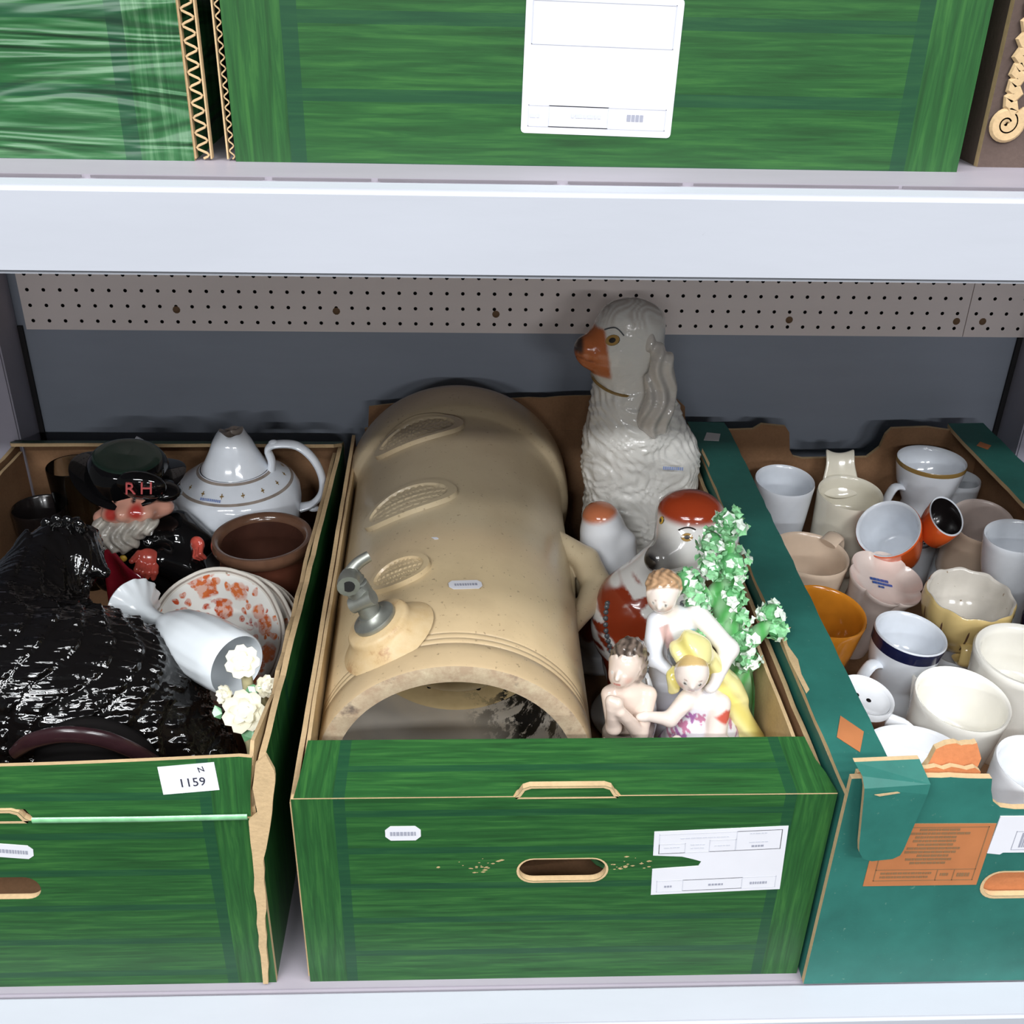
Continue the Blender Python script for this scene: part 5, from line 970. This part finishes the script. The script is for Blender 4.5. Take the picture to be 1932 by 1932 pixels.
mk('hat_crown', xf(lathe([(0.050, 0.002), (0.049, 0.012), (0.046, 0.026), (0.040, 0.034), (0.036, 0.0355), (0.030, 0.035), (0.0001, 0.036)], 40), hatm), ['black_glaze', 'green_black'], ty, mi=lathe_mi(range(7), 40, lambda i: 1 if i > 2 else 0))
mk('hat_band', xf(join(ellipsoid((0.026, -0.041, 0.022), (0.030, 0.0125, 0.019), 20, 10), ellipsoid((0.048, -0.026, 0.008), (0.022, 0.020, 0.010), 16, 8)), hatm), 'black_glaze', ty)
lm_ = hatm @ fromaxes((0.026, -0.0545, 0.0265), (0.97, 0.22, 0), (0, 0.20, 0.98))
mk('hat_letters', xf(join(xf(text_mesh('R', 0.021), Matrix.Translation((-0.0085, 0, 0)) @ Matrix.Scale(16, 4, (0, 0, 1))), xf(text_mesh('H', 0.021), Matrix.Translation((0.0095, 0, 0)) @ Matrix.Scale(16, 4, (0, 0, 1)))), lm_), 'letter_red', ty, False)
for (c, mt) in (((0.150, -0.262, 0.142), 'gold_paint'), ((0.149, -0.266, 0.131), 'paper')): mk('button', xf(ellipsoid(c, (0.0042, 0.0025, 0.0042), 10, 6), loc), mt, ty)
cv = []
for i in range(9):
    for j in range(7):
        u, v_ = i/8, j/6; cv.append((0.130+0.046*u+0.010*math.sin(v_*PI)*u+0.022*v_*u, -0.266-0.026*u-0.012*v_+0.004*math.sin(u*7), 0.166-0.026*u-0.095*v_))
cf = [(i*7+j, i*7+j+1, (i+1)*7+j+1, (i+1)*7+j) for i in range(8) for j in range(6)]
ck = mk('cloak_lining', xf((cv, cf), loc), 'red_glaze', ty); sm_ = ck.modifiers.new('thickness', 'SOLIDIFY'); sm_.thickness = 0.005; sm_.offset = 0; ss_ = ck.modifiers.new('smooth', 'SUBSURF'); ss_.levels = 1; ss_.render_levels = 1

# ---- dark mug and tumbler at the back left
dm_ = thing('dark_beaker', 'near black beaker in the shadowed back left corner', 'beaker', (0.014, -0.130, 0.006))
bp = [(0.0001, 0), (0.026, 0), (0.028, 0.004), (0.0295, 0.06), (0.031, 0.120), (0.0318, 0.124), (0.031, 0.1265), (0.0285, 0.124), (0.027, 0.06), (0.024, 0.012), (0.0001, 0.010)]
mk('beaker_body', lathe(bp, 36), 'dark_mug', dm_)
gl = thing('glass_tumbler', 'clear glass tumbler behind the black hat', 'tumbler', (0.048, -0.098, 0.006))
bp = [(0.0001, 0), (0.022, 0), (0.024, 0.003), (0.027, 0.09), (0.0295, 0.164), (0.0289, 0.1652), (0.028, 0.164), (0.0255, 0.09), (0.022, 0.012), (0.0001, 0.010)]
mk('glass_body', lathe(bp, 36), 'clear_glass', gl)

# ================================================================== RIGHT BOX: mugs and cups
CUP = [(0.62, 0.0), (0.66, 0.03), (0.72, 0.15), (0.84, 0.40), (0.93, 0.70), (0.985, 0.94), (1.0, 0.985)]
TUB = [(0.86, 0.0), (0.90, 0.03), (0.90, 0.30), (0.93, 0.65), (0.98, 0.92), (1.0, 0.98)]
WAIST = [(0.95, 0.0), (1.0, 0.03), (0.98, 0.22), (0.82, 0.36), (0.66, 0.46), (0.66, 0.52), (0.80, 0.62), (0.93, 0.78), (0.97, 0.88), (0.985, 0.95), (1.0, 0.99)]
BOWL = [(0.45, 0.0), (0.50, 0.04), (0.70, 0.22), (0.92, 0.52), (1.0, 0.80), (0.985, 0.95), (0.97, 0.985)]
def mug(name, label, cat, rim, r, h, prof, mats, tilt=(0, 0), rz=0.0, floor=0.35, wall=0.0035, band=None, rmod=None, lip=0.0, group='mugs in the teal box', seg=48):
    R_ = Matrix.Rotation(tilt[0], 4, 'X') @ Matrix.Rotation(tilt[1], 4, 'Y') @ Matrix.Rotation(rz, 4, 'Z')
    base = Vector(rim)-R_ @ Vector((0, 0, h))
    root = thing(name, label, cat, base, R_.to_euler(), group)
    out = [(0.0001, 0.002)]+[(a*r, b*h) for a, b in prof]
    nb = len(out); rimr = out[-1][0]
    inner = [(rimr-wall*0.25, h*1.0+0.0004), (rimr-wall*0.8, h*0.995), (rimr-wall*1.1, h*0.97)]
    for a, b in reversed(prof[:-1]):
        if b > floor+0.06 and b < 0.95: inner.append((a*r-wall, b*h))
    fr = max(np.interp(floor, [b for a, b in prof], [a for a, b in prof])*r-wall, 0.004); inner += [(fr, (floor+0.05)*h), (fr*0.82, floor*h+0.001), (0.0001, floor*h)]
    P = out+inner; n0 = len(P)-1
    rm = (lambda rr, hh, t, i: rmod(rr, hh, t, hh/h)) if rmod else None
    def mi(i):
        if band and i < nb-1 and band[0] <= P[i][1]/h+1e-6 and P[i+1][1]/h <= band[1]+1e-6: return 2
        if band and i == nb-1 and len(band) > 2: return 2
        return 1 if i >= nb else 0
    mk('cup_body', lathe(P, seg, rm), list(mats), root, mi=lathe_mi(P, seg, mi))
    root['h'] = h; root['r'] = r; root['floor'] = floor*h
    return root
def handle(root, ang, mat, top=0.85, low=0.25, out=0.024, rt=None, rl=None, w_=0.0045, flat=(1.5, 0.8), name='handle', band=None):
    h, r = root['h'], root['r']; rt = rt or r*0.93; rl = rl or r*0.76
    pts = [(rt-0.004, 0, top*h), (rt+out*0.6, 0, top*h+0.004), (rt+out, 0, (top*0.72+low*0.28)*h), (rt+out*0.86, 0, (top*0.4+low*0.6)*h), (rl+out*0.35, 0, low*h+0.002), (rl-0.004, 0, low*h)]
    m = Matrix.Rotation(ang, 4, 'Z'); return mk(name, xf(tube(pts, w_, 12, flat, (0, 1, 0), sm=5), m), mat, root)
def holes(root, pts, z=None, rr=0.0024):
    for x, y in pts: mk('drain_hole', xf(lathe([(0.0001, 0), (rr, 0.0), (rr*1.1, -0.0006)], 10), Matrix.Translation((x, y, (z if z is not None else root['floor'])+0.0008))), 'hole_dark', root)
def scuttle(root, ang, mats, rr=0.026, z0=0.45, z1=0.92, off=0.016, tilt=0.55, ell=0.8):
    """brush pocket of a shaving mug: a second open lip growing out of the side"""
    h, r = root['h'], root['r']; pr = [(rr*0.55, 0), (rr*0.8, 0.25), (rr*0.95, 0.7), (rr, 0.97), (rr-0.0012, 1.0), (rr-0.003, 0.98), (rr*0.80, 0.65), (rr*0.5, 0.3), (0.0001, 0.25)]
    L = (z1-z0)*h; pr = [(a, b*L) for a, b in pr]
    m = Matrix.Rotation(ang, 4, 'Z') @ Matrix.Translation((r*0.72, 0, z0*h)) @ Matrix.Rotation(tilt, 4, 'Y') @ Matrix.Translation((off, 0, 0)) @ Matrix.Scale(ell, 4, (1, 0, 0))
    return mk('brush_spout', xf(lathe(pr, 32), m), list(mats), root, mi=lathe_mi(pr, 32, lambda i: 1 if i > 3 else 0))
Wg = ('white_glaze', 'white_glaze', 'navy_glaze'); Cw = ('cool_white', 'cool_white', 'gold_band')
m1 = mug('shaving_mug', 'plain white mug next to the teal flange in the back left of the teal box', 'mug', (0.901, -0.123, 0.166), 0.0360, 0.158, CUP, Cw, (0.10, 0), floor=0.66); scuttle(m1, -1.0, Cw, 0.027, 0.35, 0.72, 0.014, 0.7)
m2 = mug('shaving_mug', 'cream mug with a tall square chute rising at its back', 'mug', (0.978, -0.138, 0.157), 0.0390, 0.150, TUB, ('cream_glaze', 'cream_glaze', 'gold_band'), (0.10, 0), floor=0.70)
cv = []
for i in range(9):
    for j in range(9):
        u, v_ = i/8, (j-4)/4; wd = 0.026-0.009*min(1, u*1.6); cv.append((wd*v_, 0.026+0.034*u, 0.124+0.030*u+0.016*sstep(0, 1, u)+0.009*(v_*v_)*(1-0.3*u)))
cf = [(i*9+j, i*9+j+1, (i+1)*9+j+1, (i+1)*9+j) for i in range(8) for j in range(8)]
ck = mk('chute', (cv, cf), 'cream_glaze', m2); s1 = ck.modifiers.new('thickness', 'SOLIDIFY'); s1.thickness = 0.004; s1.offset = -1; s2_ = ck.modifiers.new('smooth', 'SUBSURF'); s2_.levels = 1; s2_.render_levels = 1
m3 = mug('shaving_mug', 'tall white waisted mug with gold rim and a round black stamp', 'mug', (1.083, -0.107, 0.186), 0.0415, 0.180, [(0.62, 0), (0.66, 0.03), (0.70, 0.30), (0.73, 0.48), (0.70, 0.58), (0.60, 0.66), (0.60, 0.69), (0.72, 0.75), (0.88, 0.84), (0.97, 0.945), (0.99, 0.972), (1.0, 0.99)], Cw, (0.0, 0.0), floor=0.76, band=(0.97, 1.0, 1)); handle(m3, PI+0.25, 'cool_white', 0.80, 0.42, 0.022, 0.032, 0.029)
stp = []
for rad in (0.0145, 0.0128): 
    stp.append(tube([(rad*math.cos(a), rad*math.sin(a), 0) for a in np.linspace(0, 2*PI, 33)], 0.0005, 5, (1, 1), (0, 0, 1)))
for row, wd in ((0.0085, 0.010), (0.0052, 0.009), (0.002, 0.012), (-0.0012, 0.010), (-0.0044, 0.008), (-0.0078, 0.006)): stp += dashes(-wd/2, wd/2, row-0.001, 0.0018, random.Random(int(row*1e5)), 0.001, 0.003, 0.0005)
smx = fromaxes((0.002, -0.0345, 0.052), (1, 0.0, 0), (0, 0.28, 0.96)) ; wrap = lambda vf: ([((v[0]), v[1], v[2]-0.5*v[0]**2/0.030) for v in vf[0]], vf[1])
mk('printed_stamp', xf(xf(wrap(join(*stp)), fromaxes((0.0, -0.0315, 0.088), (1, 0, 0), (0, -0.02, 0.999))), Matrix.Identity(4)), 'ink', m3, False)
m4 = mug('shaving_mug', 'small grey white cup half hidden behind the tall gold rimmed mug', 'cup', (1.131, -0.086, 0.150), 0.029, 0.144, CUP, Cw, (0, 0.0), floor=0.45)
# orange scuttle mug lying over
m5 = mug('shaving_mug', 'bright orange mug tipped on its side with white inside', 'mug', (0.997, -0.217, 0.153), 0.0365, 0.070, CUP, ('orange_glaze', 'cool_white', 'orange_glaze'), (0.52, -0.52), floor=0.12); holes(m5, ((0.008, -0.004),), 0.0088)
sc5 = mk('brush_spout', xf(lathe([(0.012, -0.03), (0.020, -0.02), (0.0225, 0.0), (0.0235, 0.022), (0.0230, 0.0235), (0.0215, 0.0225), (0.019, 0.005), (0.012, -0.012), (0.0001, -0.016)], 36), Matrix.Translation((0.052, 0.004, 0.044)) @ Matrix.Rotation(0.62, 4, 'Y') @ Matrix.Scale(0.82, 4) @ Matrix.Scale(1.35, 4, (0, 1, 0))), ['orange_glaze', 'cool_white', 'dark_mug'], m5, mi=lathe_mi(range(9), 36, lambda i: 1 if 3 <= i <= 4 else (2 if i > 4 else 0)))
m7 = mug('shaving_mug', 'beige mug with a strap handle beside the teal flange', 'mug', (0.905, -0.236, 0.132), 0.0445, 0.126, CUP, ('beige_glaze',)*3, (0.06, 0.05), floor=0.55); handle(m7, 0.72, 'beige_glaze', 0.98, 0.45, 0.020, w_=0.008, flat=(1.3, 0.6)); holes(m7, ((0.012, -0.012), (-0.012, -0.010)))
def scal(n, a): return lambda rr, hh, t, f: (rr*(1+a*abs(math.cos(n*t/2))*max(0, f-0.3)), hh+0.035*a*4*abs(math.cos(n*t/2))*max(0, f-0.7))
ceramic('blue_mark', (62, 92, 160), 0.2, 0.3, 90)
m8 = thing('scalloped_dish', 'pale pink scalloped dish with a blue printed mark, tilted towards the front', 'dish', (0.979, -0.268, 0.106), (0.26, 0.14, 0.15), 'mugs in the teal box')
dp = [(0.0001, 0.006), (0.024, 0.0065), (0.030, 0.008), (0.036, 0.012), (0.0395, 0.016), (0.0405, 0.0175), (0.041, 0.016), (0.038, 0.010), (0.034, -0.002), (0.030, -0.018), (0.028, -0.050), (0.026, -0.094), (0.0001, -0.094)]
mk('dish_body', lathe(dp, 72, lambda r, h, t, i: ((r*(1+0.12*(abs(math.cos(3*t))**0.6-0.5)*min(1, r/0.03))) if 1 < i < 9 else r, h)), 'pink_glaze', m8)
mark = join(*dashes(-0.012, 0.010, 0.003, 0.004, random.Random(3), 0.002, 0.006, 0.0004), *dashes(-0.010, 0.013, -0.002, 0.0035, random.Random(5), 0.002, 0.007, 0.0004), *dashes(-0.004, 0.005, -0.007, 0.003, random.Random(8), 0.002, 0.004, 0.0005))
mk('printed_mark', xf(mark, Matrix.Translation((-0.002, 0.0, 0.0075)) @ Matrix.Rotation(-0.25, 4, 'Z')), 'blue_mark', m8, False)
m9 = mug('melon_bowl', 'yellow ribbed melon shaped bowl with wavy rim', 'bowl', (1.050, -0.328, 0.138), 0.0465, 0.066, BOWL, ('melon_glaze', 'aged_white', 'melon_glaze'), (0.10, 0.0), floor=0.30, rmod=lambda rr, hh, t, f: (rr*(1+(0.035*abs(math.sin(5*t))-0.02)*min(1, f*2)), hh+0.0012*math.sin(10*t)*max(0, f-0.8)*5), seg=80); holes(m9, ((0.008, -0.012),)); handle(m9, -1.75, 'melon_glaze', 0.35, 0.0, 0.012, 0.036, 0.03, w_=0.0055)
rb = []
for k in range(10):
    a = PI*k/5; rb.append(tube([(math.cos(a)*q*0.0445*0.985, math.sin(a)*q*0.0445*0.985, z*0.066) for q, z in ((0.72, 0.22), (0.94, 0.5), (1.0, 0.72), (1.0, 0.92))], 0.0011, 6, sm=3))
mk('rib_line', join(*rb), 'brown_rim', m9)
pd = mug('pedestal_mug', 'plain white upturned mug under the melon shaped bowl', 'mug', (1.050, -0.330, 0.066), 0.036, 0.060, [(1.0, 0.0), (1.0, 0.04), (0.95, 0.5), (0.8, 0.95), (0.78, 1.0)], Cw, floor=0.8)
m10 = mug('shaving_mug', 'amber brown glazed mug beside the teal flange', 'mug', (0.889, -0.350, 0.132), 0.043, 0.126, CUP, ('amber_glaze',)*3, (0.10, 0.08), floor=0.5); scuttle(m10, -0.7, ('amber_glaze', 'amber_glaze'), 0.028, 0.12, 0.55, 0.020, 0.5)
m11 = mug('shaving_mug', 'white mug with a dark blue rim band and curved handle', 'mug', (0.966, -0.386, 0.130), 0.0365, 0.124, WAIST, ('cool_white', 'cool_white', 'navy_glaze'), (0.05, 0.10), floor=0.66, band=(0.87, 0.992)); handle(m11, PI+0.45, 'cool_white', 0.72, 0.18, 0.022, 0.030, 0.034, w_=0.0045); holes(m11, ((0.006, -0.010),))
m12 = mug('shaving_mug', 'white mug with a chipped dark mark by the right flange', 'mug', (1.124, -0.258, 0.168), 0.0345, 0.162, WAIST, ('cool_white', 'cool_white', 'navy_glaze'), (0.05, -0.1), floor=0.7); holes(m12, ((-0.012, -0.008), (-0.008, -0.014)))
m13 = mug('shaving_mug', 'dull beige mug tipped back behind the chipped white mug', 'mug', (1.122, -0.186, 0.146), 0.037, 0.085, TUB, ('beige_glaze', 'pink_glaze', 'beige_glaze'), (0.28, -0.05), floor=0.2)
m14 = mug('shaving_mug', 'large thick rimmed white bowl mug with drain holes at the right', 'mug', (1.066, -0.426, 0.132), 0.0495, 0.126, CUP, ('ivory_glaze',)*3, (0.08, 0.0), floor=0.55, wall=0.007); holes(m14, ((-0.012, -0.014), (-0.002, -0.018), (0.010, -0.012)), rr=0.0028)
m15 = mug('shaving_mug', 'wide plain ivory mug in the front middle of the teal box', 'mug', (0.975, -0.492, 0.132), 0.0435, 0.126, CUP, ('ivory_glaze',)*3, (0.10, 0.03), floor=0.5); scuttle(m15, 1.35, ('ivory_glaze', 'ivory_glaze'), 0.028, 0.30, 0.78, 0.012, 0.35)
m17 = mug('shaving_mug', 'broad white dish mug at the front, by the folded teal tab', 'mug', (0.900, -0.572, 0.138), 0.0440, 0.132, CUP, ('white_glaze',)*3, (-0.12, -0.02), floor=0.8)
m18 = mug('shaving_mug', 'white mug showing in the notch of the teal box front', 'mug', (1.004, -0.582, 0.132), 0.036, 0.126, CUP, ('white_glaze',)*3, (0.10, 0.05), floor=0.5); handle(m18, -2.1, 'white_glaze', 0.72, 0.2, 0.030, w_=0.009, flat=(1.5, 0.55))
m19 = mug('strainer_cup', 'small white cup with pierced strainer and brown line, peeping out by the teal flange', 'cup', (0.888, -0.484, 0.130), 0.027, 0.124, CUP, ('white_glaze', 'white_glaze', 'brown_rim'), (0.12, 0.15), floor=0.93, band=(0.66, 0.95)); holes(m19, ((-0.006, -0.007), (0.006, 0.002), (-0.004, 0.008)), rr=0.0023)
mk('lip', xf(tube([(0.020, -0.012, 0.108), (0.033, -0.020, 0.112), (0.042, -0.026, 0.112)], [0.008, 0.006, 0.003], 10, (1, 0.7), sm=3), Matrix.Identity(4)), 'white_glaze', m19)
m21 = mug('shaving_mug', 'dark navy mug at the right edge beyond the melon shaped bowl', 'mug', (1.133, -0.345, 0.120), 0.0275, 0.114, TUB, ('navy_glaze',)*3, (0, 0), floor=0.3)
for o in bpy.data.objects:
    for kx in ('h', 'r', 'floor'):
        if kx in o.keys(): del o[kx]
for o in bpy.data.objects:
    if o.name.split('.')[0] in ('printed_number', 'printed_lines', 'printed_lettering', 'barcode', 'painted_sprig', 'written_number', 'printed_stamp', 'printed_mark', 'rib_line') and o.parent: o['kind'] = 'stuff'
